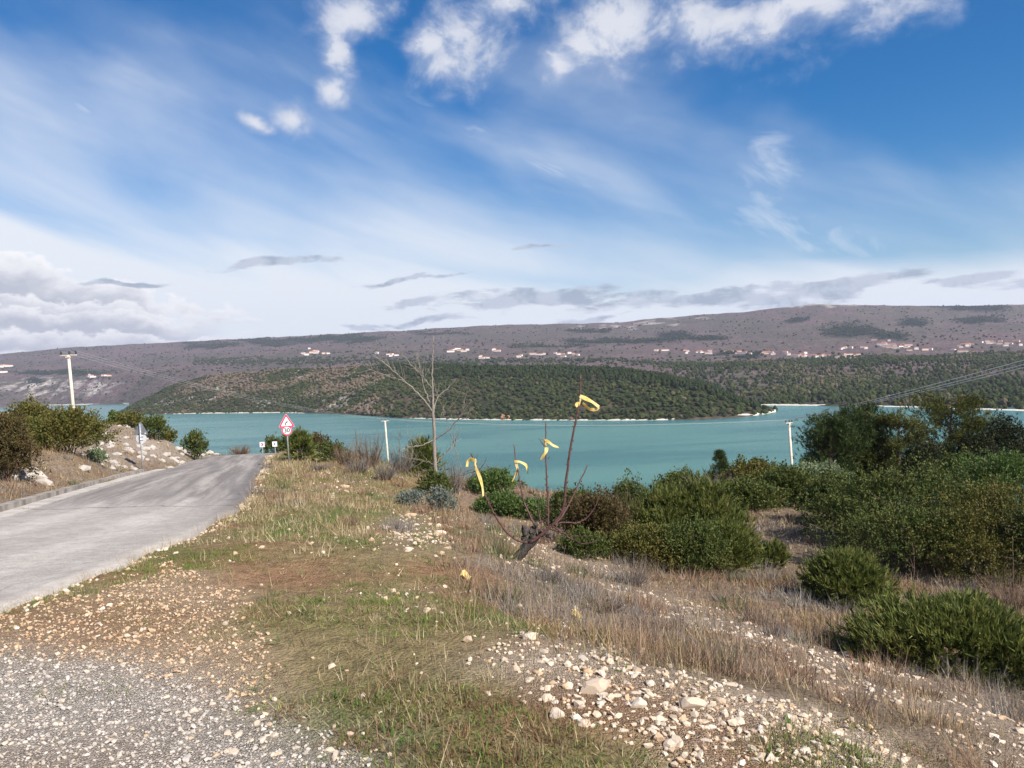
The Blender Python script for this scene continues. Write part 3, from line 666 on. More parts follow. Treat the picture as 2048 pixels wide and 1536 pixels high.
# -- pale rock at the water line
plain('shore_stone', (0.60, 0.56, 0.48), 0.9, 0.2, 0, 0.25, 0.3)
def shoreline(name, xs, ys, hgt, keep):
    ds = water_d(xs, ys); base = pt(xs, ys, ds); n = len(xs)
    hh = hgt * (.35 + 1.3 * fbm(xs / 9.0, xs * 0 + 2.2, 3)) * keep(xs)
    V = []
    dirn = base[:, :2] / np.linalg.norm(base[:, :2], axis=1)[:, None]
    for off, k in ((-5, 0), (0, .55), (4, 1.0), (12, 1.15), (14, -.5)):
        p = base.copy(); p[:, :2] += dirn * off; p[:, 2] = WATER_Z - .4 + (hh + .4) * k if k >= 0 else WATER_Z - .6; V.append(p)
    V = np.stack(V, 0); ii = np.arange(5 * n).reshape(5, n)
    F = np.stack([ii[:-1, :-1], ii[:-1, 1:], ii[1:, 1:], ii[1:, :-1]], -1).reshape(-1, 4)
    tag(obj(name, npmesh(name, V.reshape(-1, 3), F, 'shore_stone')), kind='structure')
xs = np.arange(232, 1553, 2.0)
shoreline('shore', xs, curve(xs, np.stack([pc, p_sh], 1)), .95, lambda x: np.clip(.25 + .9 * sstep(x, 1180, 1420) + .7 * (x < 600) + .5 * sstep(fbm(x / 30., x * 0, 3), .45, .6), 0, 1.6))
xs = np.concatenate([np.arange(60, 260, 3.0)])
shoreline('shore', xs, curve(xs, np.stack([fc, f_shore], 1)), 5.0, lambda x: x * 0 + .8)
xs = np.arange(1500, 2300, 3.0)
shoreline('shore', xs, curve(xs, np.stack([fc, f_shore], 1)), .75, lambda x: np.clip(1.2 - .5 * sstep(x, 1600, 1800), 0, 2))

# ------------------------------------------------------------------ woods: crowns as one mass
m, t, b = material('wood_crowns', 0.9, 0.1)
k = t.attr('tint')
r = t.node('ShaderNodeValToRGB'); t.put(r.inputs[0], k)
e = r.color_ramp.elements
for _ in range(3): e.new(0.5)
for i, (p, cc) in enumerate([(0, (.018, .030, .013)), (.4, (.046, .062, .024)), (.62, (.074, .082, .034)), (.8, (.13, .105, .074)), (1, (.17, .13, .105))]): e[i].position = p; e[i].color = (*cc, 1)
co = t.node('ShaderNodeNewGeometry').outputs['Position']
nn = t.noise(co, 0.9, 4, 0.7)
t.put(b.inputs['Base Color'], t.mix(t.ss(nn, .35, .7), t.mix(1.0, r.outputs[0], (.6, .62, .6), 'MULTIPLY'), t.mix(1.0, r.outputs[0], (1.4, 1.35, 1.2), 'MULTIPLY')))
t.put(b.inputs['Normal'], t.bump(nn, 1.0, 1.2))
def crowns(P, w, h, tint, base=ICO1, jit=.28):
    n = len(P); V0, F0 = base; nv = len(V0)
    V = V0[None] * (1 + (rng.random((n, nv, 1)) - .5) * 2 * jit)
    a = rng.random(n) * 6.28; ca, sa = np.cos(a)[:, None], np.sin(a)[:, None]
    X = V[..., 0] * ca - V[..., 1] * sa; Y = V[..., 0] * sa + V[..., 1] * ca
    V = np.stack([X * w[:, None] / 2, Y * w[:, None] / 2, (V[..., 2] * .5 + .42) * h[:, None]], -1) + P[:, None]
    F = (F0[None] + (np.arange(n) * nv)[:, None, None]).reshape(-1, 3)
    return V.reshape(-1, 3), F, np.repeat(tint, nv)
def on_grid(V, tt, n, wfun):                     # random points on a hill mesh, weighted by wfun and by area
    R, Cn = V.shape[:2]
    e1 = np.linalg.norm(np.diff(V, axis=0)[:, :-1], axis=-1); e2 = np.linalg.norm(np.diff(V, axis=1)[:-1], axis=-1)
    Wt = e1 * e2 * wfun; Wt = Wt.ravel() / Wt.sum()
    cell = rng.choice(len(Wt), n, p=Wt); i, j = np.divmod(cell, Cn - 1); a, b_ = rng.random((2, n))
    a = a[:, None]; b_ = b_[:, None]
    P = (V[i, j] * (1 - a) + V[i + 1, j] * a) * (1 - b_) + (V[i, j + 1] * (1 - a) + V[i + 1, j + 1] * a) * b_
    return P, tt[i], j
# headland: scrub oak below, a belt of pines along the top
wt = np.broadcast_to(((PT[:-1] > .95) & (PT[:-1] < 3.6))[:, None], (len(PT) - 1, len(pc) - 1)).astype(float)
bare = fbm(PV[:-1, :-1, 0] / 110, PV[:-1, :-1, 1] / 110)
lefty = 1 - sstep(pc[:-1], 650, 1050)[None]
wt = wt * (1 - .62 * sstep(bare, .48, .62) * (lefty * .8 + .25))
P, tt_, j_ = on_grid(PV, PT, 13500, wt)
brown = fbm(P[:, 0] / 130 + 3, P[:, 1] / 130)
tint = np.clip(rng.normal(.36, .16, len(P)) + .75 * sstep(brown, .5, .62) * (1 - sstep(pc[j_], 620, 1150)) * (rng.random(len(P)) < .75), 0, 1)
pine = (tt_ > 2.55) & (pc[j_] > 760) & (rng.random(len(P)) < .9)
w_ = rng.uniform(2.6, 6.6, len(P)) ** 1.06; h_ = w_ * rng.uniform(.6, .95, len(P))
tint[pine] = rng.uniform(0, .3, pine.sum()); h_[pine] = rng.uniform(6, 10, pine.sum()); w_[pine] = rng.uniform(4, 6.5, pine.sum())
V, F, T = crowns(P, w_, h_, tint)
o = obj('woodland', npmesh('headland_wood', V, F, 'wood_crowns', {'tint': T})); tag(o, 'dark green scrub wood covering the headland across the water', 'woodland', None, 'stuff')
# right far shore: dense evergreen wood
cmask = sstep(fc[:-1], 1250, 1480)[None] * np.clip(1.6 - np.abs(FT[:-1] - 1.6) * 1.1, 0, 1)[:, None] * ((FT[:-1] > .98) & (FT[:-1] < 2.5))[:, None] * (fc[:-1] < 2350)[None]
P, tt_, j_ = on_grid(FV, FT, 10500, cmask * (1 - .6 * sstep(fbm(FV[:-1, :-1, 0] / 150 + 8, FV[:-1, :-1, 1] / 150), .5, .62)))
brown = fbm(P[:, 0] / 160 + 13, P[:, 1] / 160)
tint = np.clip(rng.normal(.26, .14, len(P)) + .4 * sstep(brown, .5, .6) * (rng.random(len(P)) < .6), 0, 1)
w_ = rng.uniform(3.5, 8, len(P)); h_ = w_ * rng.uniform(.9, 1.5, len(P))
V, F, T = crowns(P, w_, h_, tint)
o = obj('woodland', npmesh('shore_wood', V, F, 'wood_crowns', {'tint': T})); tag(o, 'dark evergreen forest on the far right shore below the village', 'woodland', None, 'stuff')
# scattered trees and thickets over the ridge
wm = wood_shade_mask(np.broadcast_to(fc, FPY.shape), FPY, FV[..., 0], FV[..., 1])[:-1, :-1]
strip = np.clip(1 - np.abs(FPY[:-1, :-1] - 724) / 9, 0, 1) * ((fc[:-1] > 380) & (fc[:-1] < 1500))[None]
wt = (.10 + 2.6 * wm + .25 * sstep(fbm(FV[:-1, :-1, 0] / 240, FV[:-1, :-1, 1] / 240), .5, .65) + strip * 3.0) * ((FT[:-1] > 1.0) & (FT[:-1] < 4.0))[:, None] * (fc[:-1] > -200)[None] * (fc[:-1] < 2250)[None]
P, tt_, j_ = on_grid(FV, FT, 9500, wt)
tint = np.clip(rng.normal(.2, .15, len(P)), 0, .8); w_ = rng.uniform(5, 13, len(P)); h_ = w_ * rng.uniform(.5, .9, len(P))
V, F, T = crowns(P, w_, h_, tint)
o = obj('woodland', npmesh('ridge_wood', V, F, 'wood_crowns', {'tint': T})); tag(o, 'thickets and scattered trees over the long purple brown ridge', 'woodland', None, 'stuff')

# ------------------------------------------------------------------ villages
plain('render_white', (0.80, 0.77, 0.72), 0.8, 0.2, 0, 0.05, 0.2)
plain('render_cream', (0.74, 0.62, 0.50), 0.8, 0.2, 0, 0.05, 0.2)
plain('roof_tile', (0.42, 0.17, 0.10), 0.85, 0.2, 0, 0.2, 0.5)
plain('window_dark', (0.05, 0.055, 0.065), 0.3, 0.5)
def house_mesh(i):
    g = Geo(); w, d, h = [(15, 10, 7.5), (20, 10, 6.5), (12, 10, 9), (26, 11, 7)][i]
    g.box((0, 0, h / 2), (w, d, h), mi=0)
    o_ = .7; r = 2.4
    P = [(-w/2-o_, -d/2-o_, h), (w/2+o_, -d/2-o_, h), (w/2+o_, d/2+o_, h), (-w/2-o_, d/2+o_, h), (-w/2+1.5, 0, h + r), (w/2-1.5, 0, h + r)]
    g.add(P, [[0, 1, 5, 4], [2, 3, 4, 5], [1, 2, 5, 5], [3, 0, 4, 4], [0, 3, 2, 1]], .5, 1)
    for sx_ in np.arange(-w / 2 + 2, w / 2 - 1, 3.6):
        for z in ((1.8, 4.8) if h > 7 else (2.2,)): g.box((sx_, -d / 2 - .03, z), (1.3, .12, 1.5), mi=2)
    return g
HM = [house_mesh(i).mesh('house_' + str(i), ['render_white' if i != 1 else 'render_cream', 'roof_tile', 'window_dark']) for i in range(4)]
def column_depth(px, py):                        # depth on the far hill at a pixel
    j = int(np.clip(np.searchsorted(fc, px), 1, len(fc) - 1)); ok = (FT > 1.0) & (FT < 4.0)
    colp = FV[ok][:, j]; qx, qy = project(colp); o_ = np.argsort(qy)
    return colp[o_[int(np.argmin(abs(qy[o_] - py)))]][1]
VILL = [('white village of stone houses at the left foot of the ridge above the headland', [(596, 712, 3, 1), (612, 710, 3, 2), (628, 706, 12, 4), (652, 709, 8, 2)], 10),
        ('white houses in the cluster behind the bare tree top', [(755, 707, 5, 2), (790, 711, 12, 2)], 5),
        ('white houses in the long row right of the bare tree', [(905, 701, 10, 3), (930, 702, 12, 2), (985, 703, 12, 2), (965, 716, 10, 3)], 15),
        ('small pale houses strung along the foot of the ridge', [(1035, 713, 10, 3), (1075, 710, 16, 3), (1115, 711, 12, 3), (1145, 709, 8, 3)], 13),
        ('white houses at the left end of the long village', [(1405, 706, 14, 3), (1320, 702, 14, 2), (1375, 705, 10, 3)], 12),
        ('white red-roofed houses in the middle of the long village', [(1480, 706, 28, 3), (1540, 707, 20, 3), (1575, 707, 10, 3), (1620, 712, 30, 3), (1680, 713, 30, 4)], 40),
        ('houses on the rise above the long village', [(1690, 698, 14, 3), (1730, 697, 14, 4), (1770, 690, 16, 4), (1800, 694, 22, 5), (1840, 700, 20, 2)], 28),
        ('houses of the village near the right edge', [(1925, 692, 14, 3), (1975, 688, 16, 4), (2010, 686, 20, 5), (1950, 705, 26, 3), (2035, 692, 12, 4)], 26),
        ('small pale houses on the hill at the left edge', [(4, 735, 4, 3), (14, 734, 6, 2), (4, 746, 6, 2), (182, 752, 6, 2), (212, 751, 10, 2), (290, 726, 3, 1)], 12)]
used = []
for lab, cl, n in VILL:
    ws = np.array([c_[2] * c_[3] for c_ in cl], float); ws /= ws.sum(); k = 0; tries = 0
    while k < n and tries < 400:
        tries += 1
        cx, cy, rx, ry = cl[rng.choice(len(cl), p=ws)]
        px, py = cx + rng.normal() * rx * .6, cy + rng.normal() * ry * .6
        if any(abs(px - a) < 3.2 and abs(py - c_) < 1.6 for a, c_ in used): continue
        used.append((px, py)); k += 1
        d = column_depth(px, py); p = pt(px, py, d)
        o = obj('house', HM[int(rng.choice([0, 0, 1, 2, 3]))]); sc_ = np.clip(d / 3300, .8, 1.5) * rng.uniform(.85, 1.35)
        o.location = p - np.array([0, 0, 1.5]); o.rotation_euler[2] = math.atan2(p[0], -p[1]) * 0 - math.atan2(p[0], p[1]) + rng.normal() * .3
        o.scale = (sc_, sc_, sc_ * .85)
        tag(o, lab.replace('white village of stone houses', 'small white house in the village') if lab.startswith('white village') else 'one of the ' + lab, 'house', lab)
# reddish earth scar at the headland's foot
g = Geo(); c0 = pt(1012, 836, float(water_d(np.array(1012.), np.array(840.)))) + np.array([0, 12, 0])
plain('red_earth', (0.42, 0.20, 0.12), 0.95, 0.1, 0, 0.3, 0.4)
for q in range(7):
    V0 = ICO1[0] * (1 + (rng.random((12, 1)) - .5) * .5); g.add(V0 * np.array([2.2, 2, rng.uniform(1.5, 3.2)]) + c0 + np.array([rng.normal() * 3.0, rng.normal() * 1.5, q * .9 - 3]), ICO1[1])
o = obj('earth_bank', g.mesh('earth_bank', 'red_earth')); tag(o, 'bare orange earth bank at the foot of the wooded headland', 'earth bank')

# ------------------------------------------------------------------ plants
def unit(v): return v / (np.linalg.norm(v, axis=-1, keepdims=True) + 1e-9)
def lump_points(n, w, h, seed, flat=0.0, lumps=11, shell=.72):
    # points in the outer shell of a heap of ellipsoids filling w x w x h, base at z=0; also outward directions
    r = np.random.default_rng(seed)
    k = lumps; a = np.linspace(0, 2 * np.pi, k, endpoint=False) + r.random(k) * .7
    rad = np.sqrt(r.random(k)) * .34 * w; cz_ = h * (.60 - .36 * (rad / (.34 * w)) ** 1.5 + .12 * (r.random(k) - .5))
    C = np.stack([np.cos(a) * rad, np.sin(a) * rad, cz_], -1)
    S = np.stack([w * r.uniform(.10, .24, k), w * r.uniform(.10, .24, k), np.minimum(h - cz_, h * r.uniform(.26, .40, k))], -1)
    C = np.vstack([C, [[0, 0, h * .36]]]); S = np.vstack([S, [[w * .36, w * .36, h * .40]]])
    pr = S[:, 0] * S[:, 2]; pr /= pr.sum()
    li = r.choice(k + 1, n, p=pr)
    d = unit(r.normal(size=(n, 3))); d[:, 2] = np.where(d[:, 2] < -.55, -d[:, 2], d[:, 2])
    rr = shell + (1 - shell) * r.random((n, 1)) ** .6
    rr = rr * (1 + .16 * (r.random((n, 1)) - .5))
    P = C[li] + d * S[li] * rr
    P[:, 2] = np.maximum(P[:, 2], .03 * h * r.random(n))
    out = unit(d * .8 + unit(P - np.array([0, 0, h * .3])) * .5)
    return P, out, r
def leaves(P, D, size, r, asp=.5, tint=None):         # folded rhombic leaves growing along D
    n = len(P); s = size * r.uniform(.6, 1.35, (n, 1))
    D = unit(D + r.normal(size=(n, 3)) * .65)
    side = unit(np.cross(D, r.normal(size=(n, 3))))
    nrm = np.cross(D, side)
    a = P; c = P + D * s; m1 = P + D * s * .5 + side * s * asp * .5 + nrm * s * .08; m2 = P + D * s * .5 - side * s * asp * .5 + nrm * s * .08
    V = np.stack([a, m1, c, m2], 1).reshape(-1, 3)
    b = np.arange(n)[:, None] * 4
    F = np.vstack([b + [0, 1, 2], b + [0, 2, 3]])
    t_ = r.random(n) if tint is None else tint
    return V, F, np.repeat(t_, 4)
def needles(P, D, size, r, per, spread=.5, width=.1, tint=None):   # sprays: 'per' narrow triangles fanned round D
    n = len(P); D = unit(D)
    d = unit(np.repeat(D, per, 0) + r.normal(size=(n * per, 3)) * spread)
    b0 = np.repeat(P, per, 0) + np.repeat(D, per, 0) * size * r.random((n * per, 1)) * .9
    L = size * r.uniform(.5, 1.0, (n * per, 1))
    sd = unit(np.cross(d, r.normal(size=(n * per, 3)))) * L * width
    V = np.stack([b0 - sd, b0 + sd, b0 + d * L], 1).reshape(-1, 3)
    F = np.arange(n * per * 3).reshape(-1, 3)
    t_ = np.repeat(r.random(n) if tint is None else tint, per) * .8 + r.random(n * per) * .2
    return V, F, np.repeat(t_, 3)
def stems(w, h, n, r, rad, mat, lean=.45):
    g = Geo()
    for i in range(n):
        a = r.random() * 6.28; q = r.uniform(.1, .42) * w; top = np.array([math.cos(a) * q, math.sin(a) * q, h * r.uniform(.55, .85)])
        mid = top * np.array([lean, lean, .5]) + r.normal(size=3) * .03 * w
        g.tube(np.array([[top[0] * .12, top[1] * .12, -.12], mid, top]), [rad, rad * .7, rad * .25], 5)
    return g.mesh('stem', mat)
SEED = [100]
def shrub(kind, px, ytop, wpx, d, label, cat='shrub', group=None, name=None, mat=None, sink=0.0, dens=1.0, asp=1.0):
    SEED[0] += 1; sd = SEED[0]
    r3 = ray(px, ytop) * d; x, y = r3[0], r3[1]; zt = r3[2] + EYE
    z0 = float(gz(x, y)) - .04 - sink; h = max(zt - z0, .12); w = wpx * d / FPX
    leaf = max(.030, d * .0025)
    area = w * h * 1.5 + w * w * .7
    root = empty(name or kind_name[kind], (x, y, z0), label, cat, group)
    root.rotation_euler[2] = sd * 1.7
    if kind == 'leafy':
        n = int(np.clip(area * 2.6 / (leaf * leaf * .5) * dens, 900, 14500))
        ns = n // 9; P, D, r = lump_points(ns, w, h, sd, lumps=17); k9 = np.repeat(np.arange(ns), 9)
        out_ = r.random(ns) < .22; P = P + D * (np.where(out_, r.uniform(.03, .17, ns), 0) * min(w, h))[:, None]
        Dn = D * .6 + np.array([0, 0, .45]); along = r.random((ns * 9, 1)) * leaf * 3.2
        Pk = P[k9] + unit(Dn)[k9] * along + r.normal(size=(ns * 9, 3)) * leaf * .62
        V, F, T = leaves(Pk, Dn[k9], leaf * 1.3, r, .55, np.clip(r.random(ns)[k9] * .62 + r.random(ns * 9) * .18 + along[:, 0] / leaf * .06, 0, 1))
    elif kind == 'juniper':
        n = int(np.clip(area * 2.0 / (leaf * leaf * 3.0) * dens, 350, 2900))
        P, D, r = lump_points(n, w, h, sd, lumps=16, shell=.6)
        P = P + D * (np.where(r.random(n) < .3, r.uniform(.02, .18, n), 0) * min(w, h))[:, None]
        V, F, T = needles(P, D * .75 + np.array([0, 0, .5]), leaf * 3.6, r, 12, .33, .085)
    elif kind == 'twiggy':
        n = int(np.clip(area * 60 * dens / (leaf / .04), 160, 1500)); r = np.random.default_rng(sd)
        a = r.random(n) * 6.28; q = np.sqrt(r.random(n)) * .16 * w
        P = np.stack([np.cos(a) * q, np.sin(a) * q, np.zeros(n)], -1)
        D = np.stack([np.cos(a) * r.uniform(0, .5, n) * w, np.sin(a) * r.uniform(0, .5, n) * w, h * r.uniform(.45, 1.0, n)], -1)
        hw = max(.004, d * .00035) * r.uniform(.6, 1.4, (n, 1)); sdv = unit(np.cross(D, r.normal(size=(n, 3)))) * hw
        mid = P + D * .55 + r.normal(size=(n, 3)) * .05 * w; tip = P + D
        V1 = np.stack([P - sdv, P + sdv, mid + sdv * .7, mid - sdv * .7, tip], 1).reshape(-1, 3); b = np.arange(n)[:, None] * 5
        F1 = np.vstack([b + [0, 1, 2], b + [0, 2, 3], b + [3, 2, 4]]); T1 = np.repeat(r.random(n), 5)
        # side twigs
        k2 = 4; i2 = np.repeat(np.arange(n), k2); tt2 = r.uniform(.3, .95, (n * k2, 1)); B = P[i2] + D[i2] * tt2
        V2, F2, T2 = needles(B, unit(D[i2]) + r.normal(size=(n * k2, 3)) * .6, .16 * h + .03, r, 1, .3, max(.012, d * .0006))
        V = np.vstack([V1, V2]); F = np.vstack([F1, F2 + len(V1)]); T = np.concatenate([T1, T2])
    fo = obj('foliage' if kind != 'twiggy' else 'branch', npmesh('foliage', V, F, mat, {'tint': T}), root)
    if kind != 'twiggy':
        obj('stem', stems(w, h, 7, np.random.default_rng(sd), .012 + .006 * h, 'bark_brown'), root)
    return root
kind_name = {'leafy': 'shrub', 'juniper': 'juniper', 'twiggy': 'bare_shrub'}
def pine(px, ytop, wpx, d, label, mat='needle_pine', bottom=None, shape='round', name='pine_tree', cat='tree', group=None, nb=46):
    SEED[0] += 1; r = np.random.default_rng(SEED[0])
    r3 = ray(px, ytop) * d; x, y = r3[0], r3[1]; z0 = float(gz(x, y)) - .1; h = r3[2] + EYE - z0; w = wpx * d / FPX
    root = empty(name, (x, y, z0), label, cat, group)
    g = Geo(); lean = r.normal(size=2) * .04 * h
    tp = np.array([[0, 0, -.2], [lean[0] * .3, lean[1] * .3, h * .35], [lean[0], lean[1], h * .93]]); g.tube(tp, [.05 + .022 * h, .04 + .014 * h, .02], 7)
    obj('trunk', g.mesh('trunk', 'bark_brown'), root)
    Ps, Ds, Ts = [], [], []; gb = Geo()
    for i in range(nb):
        f = r.uniform(.16, .98); az_ = r.random() * 6.28
        if shape == 'cone': L = w * .5 * (1 - f) ** .8 + .05; up = .12
        else: L = w * .5 * np.clip(1.25 * math.sqrt(max(0, 1 - ((f - .5) / .56) ** 2)), .2, 1.1) * r.uniform(.7, 1.05); up = r.uniform(.15, .6)
        base = np.array([lean[0] * f, lean[1] * f, h * f * .93]); dv = np.array([math.cos(az_), math.sin(az_), up]); tip = base + dv * L
        tip[2] = min(tip[2], h)
        gb.tube(np.array([base, (base + tip) / 2 + r.normal(size=3) * .03 * L, tip]), [.012 + .004 * h, .012, .005], 4)
        nt = int(15 + 20 * L)
        q = r.uniform(.35, 1.05, (nt, 1)); P = base + (tip - base) * q + r.normal(size=(nt, 3)) * .10 * (L + .5)
        Ps.append(P); Ds.append(np.broadcast_to(dv * .5 + [0, 0, .6], (nt, 3)) + r.normal(size=(nt, 3)) * .45); Ts.append(np.clip(r.normal(.5, .2) + r.normal(size=nt) * .15, 0, 1))
    obj('branch', gb.mesh('branch', 'bark_brown'), root)
    V, F, T = needles(np.vstack(Ps), np.vstack(Ds), max(.16, d * .0062) if shape != 'cone' else d * .0034, r, 9, .55, .08, np.concatenate(Ts))
    obj('crown', npmesh('crown', V, F, mat, {'tint': T}), root)
    return root
def broadleaf(px, ytop, wpx, d, label, mat, name='holm_oak', lumps=16, group=None, low=0.12, cap=14000):
    SEED[0] += 1; sd = SEED[0]
    r3 = ray(px, ytop) * d; x, y = r3[0], r3[1]; z0 = float(gz(x, y)) - .1; h = r3[2] + EYE - z0; w = wpx * d / FPX
    root = empty(name, (x, y, z0), label, 'tree', group); leaf = max(.05, d * .0024)
    ch = h * (1 - low)
    n = int(np.clip((w * ch * 1.6 + w * w) * 2.2 / (leaf * leaf * .5), 1200, cap))
    P, D, r = lump_points(n, w, ch, sd, lumps=lumps, shell=.6); P[:, 2] += h * low
    V, F, T = leaves(P, D, leaf * 1.2, r, .6, np.clip(r.random(n // 8 + 1)[np.arange(n) // 8] * .0 + .5 + .5 * np.sin(P[:, 0] * 3.1 + np.cos(P[:, 2] * 3.7) * 2 + P[:, 1] * 2.3) * .7 + r.normal(size=n) * .15, 0, 1)); obj('crown', npmesh('crown', V, F, mat, {'tint': T}), root)
    g = Geo(); g.tube([[0, 0, -.2], [.02 * w, 0, h * .3], [0, .02 * w, h * .7]], [.04 + .016 * h, .03 + .012 * h, .03], 7)
    for i in range(6):
        a = i * 1.05 + sd; g.tube([[0, 0, h * .25], [math.cos(a) * w * .14, math.sin(a) * w * .14, h * .42], [math.cos(a) * w * .3, math.sin(a) * w * .3, h * .66]], [.03 + .006 * h, .03, .012], 5)
    obj('trunk', g.mesh('trunk', 'bark_brown'), root)
    return root

# left of the road
shrub('leafy', 8, 822, 112, 18.5, 'reddish brown leafy bush cut by the left edge of the picture', mat='leaf_rust')
shrub('leafy', 132, 816, 165, 25, 'big olive green bush below the tall pole left of the road', mat='leaf_olive', dens=1.2)
shrub('leafy', 62, 812, 140, 29, 'yellowish green bush between the brown bush and the big olive one', mat='leaf_olive')
shrub('twiggy', 78, 778, 62, 31, 'bare twiggy shrub sticking out above the left bushes', mat='twig_grey', dens=.5)
broadleaf(232, 815, 44, 47, 'small round-crowned tree left of the grey-backed sign', 'leaf_bright', 'small_tree', 8, low=.3)
shrub('leafy', 262, 834, 62, 43, 'dark green bush right behind the grey-backed road sign', mat='leaf_olive')
shrub('leafy', 306, 834, 48, 41, 'taller dark bush just right of the grey-backed road sign', mat='leaf_dark')
shrub('leafy', 335, 868, 30, 43, 'small low bush beside the rocks near the bend', mat='leaf_olive')
shrub('leafy', 390, 865, 44, 44, 'round dark bush alone against the water near the bend', mat='leaf_dark')
shrub('leafy', 190, 905, 36, 27, 'low pale shrub at the foot of the big olive bush', mat='leaf_pale')
# at the bend and along the verge
shrub('leafy', 545, 876, 30, 60, 'dark bush behind the small white markers at the bend', mat='leaf_dark')
shrub('leafy', 571, 880, 22, 60, 'small dark bush behind the red-rimmed speed sign', mat='leaf_dark')
shrub('twiggy', 480, 886, 46, 60, 'brown low shrub on the outside of the bend', mat='twig_brown')
shrub('juniper', 599, 866, 44, 37, 'young green juniper beside the red-rimmed speed sign', mat='needle_juniper')
shrub('leafy', 634, 874, 46, 41, 'brownish bush right of the young juniper', mat='leaf_rust')
shrub('leafy', 664, 888, 48, 36, 'low dark green bush on the verge against the water', mat='leaf_dark')
for (px, yt, wp, d, lab) in [(690, 880, 60, 31, 'bare brown thicket left of the small middle pole'), (735, 862, 70, 29, 'tall bare brown thicket just left of the small middle pole'), (715, 906, 70, 25, 'grey twiggy scrub in front of the bare thicket'),
                             (800, 884, 70, 27, 'bare twigs between the middle pole and the bare tree'), (770, 915, 60, 24, 'low grey twiggy scrub in front of the middle pole'), (640, 925, 60, 27, 'dry grey scrub on the verge right of the road'),
                             (905, 910, 60, 24, 'dark bare shrub right behind the bare tree'), (960, 925, 80, 26, 'bare grey shrub between bare tree and first ribbon')]:
    shrub('twiggy', px, yt, wp, d, lab, mat='twig_brown' if 'brown' in lab else 'twig_grey', group='bare thickets along the verge')
shrub('juniper', 842, 888, 66, 28, 'dense green juniper right behind the bare tree trunk', mat='needle_juniper', dens=1.3)
shrub('leafy', 822, 982, 56, 19, 'low blue grey cushion plant left of the bare tree foot', mat='leaf_bluegrey', dens=.6)
shrub('leafy', 880, 978, 60, 19.5, 'blue grey cushion plant right of the bare tree foot', mat='leaf_bluegrey', dens=.6)
shrub('leafy', 868, 950, 70, 23, 'small dark bush at the foot of the bare tree', mat='leaf_dark', dens=.7)
shrub('leafy', 985, 945, 100, 25, 'bright green bush behind the left ribbon shoot', mat='leaf_bright')
shrub('leafy', 1000, 990, 110, 22, 'bright green bush in the hollow left of the pruned stump', mat='leaf_bright')
shrub('leafy', 1068, 1003, 100, 22, 'leafy green bush directly behind the pruned stump', mat='leaf_bright')
shrub('leafy', 1030, 968, 46, 48, 'dark bush at the water edge behind the ribbons', mat='leaf_dark')
shrub('leafy', 1000, 958, 60, 60, 'grey brown scrub at the water edge left of the ribbons', mat='leaf_rust')
shrub('leafy', 1090, 996, 70, 48, 'dark scrub low at the water edge right of the ribbons', mat='leaf_dark')
shrub('leafy', 1138, 964, 100, 18, 'dark leafy bush right of the tallest ribbon shoot', mat='leaf_dark')
shrub('leafy', 1192, 972, 140, 14.8, 'rust and green bush left of the big junipers', mat='leaf_rust')
shrub('twiggy', 1210, 972, 150, 15, 'bare brown brush among the big bushes', mat='twig_brown', dens=.8)
shrub('leafy', 1160, 1062, 90, 13.0, 'dark shaded bush right beside the pruned stump', mat='leaf_dark')
shrub('leafy', 1258, 966, 170, 16, 'dark green bush left of the pointed juniper', mat='leaf_dark', dens=1.3)
shrub('leafy', 1285, 1052, 180, 13.6, 'dense dark bush at the front of the middle clump', mat='leaf_olive', dens=1.3)
shrub('juniper', 1335, 975, 190, 15, 'big dense juniper in the middle of the slope', mat='needle_juniper', dens=1.4)
shrub('juniper', 1405, 962, 170, 15, 'tall pointed light green juniper on the slope', mat='needle_juniper', dens=1.4)
shrub('leafy', 1380, 1040, 180, 13.3, 'dark leafy bush in front of the pointed juniper', mat='leaf_dark', dens=1.3)
shrub('juniper', 1450, 1035, 120, 14, 'light green juniper at the right end of the big clump', mat='needle_juniper')
shrub('leafy', 1375, 948, 150, 31, 'dark bush on the brow left of the small conifer', mat='leaf_dark')
shrub('twiggy', 1425, 940, 110, 27, 'grey leafless shrub on the brow below the small conifer', mat='twig_grey')
shrub('leafy', 1510, 926, 150, 29, 'dull green bush on the brow below the small cypresses', mat='leaf_olive')
shrub('leafy', 1480, 962, 170, 23, 'dark bush above the dry grass patch', mat='leaf_dark', dens=1.2)
shrub('leafy', 1570, 938, 150, 24, 'dark bush left of the pole foot', mat='leaf_dark', dens=1.2)
shrub('leafy', 1632, 926, 140, 25, 'pale grey green spiky shrub at the pole foot', mat='leaf_pale')
shrub('leafy', 1665, 955, 140, 20, 'dark bush below the pale shrub', mat='leaf_dark')
shrub('leafy', 1735, 934, 260, 17.5, 'left lobe of the great dark evergreen thicket', mat='leaf_dark', dens=1.5)
shrub('leafy', 1865, 914, 330, 16.5, 'great dark evergreen bush in the middle of the thicket', mat='leaf_dark', dens=1.6)
shrub('leafy', 2000, 945, 280, 15, 'olive rust tinged bush at the right end of the thicket', mat='leaf_olive', dens=1.5)
shrub('leafy', 1800, 990, 290, 14.8, 'dark foot of the great evergreen thicket', mat='leaf_dark', dens=1.5)
shrub('leafy', 1930, 1010, 260, 14.2, 'dark olive front of the thicket above the sprawling juniper', mat='leaf_olive', dens=1.4)
shrub('leafy', 2010, 900, 190, 23, 'light green bush above the thicket at the right edge', mat='leaf_bright')
shrub('leafy', 1930, 908, 150, 25, 'green bush between thicket and pines', mat='leaf_dark')
shrub('leafy', 2115, 965, 220, 13.5, 'dark bush running out of the picture on the right', mat='leaf_dark')
shrub('twiggy', 2020, 1130, 140, 11.5, 'pinkish dry brush under the thicket at the right edge', mat='twig_brown')
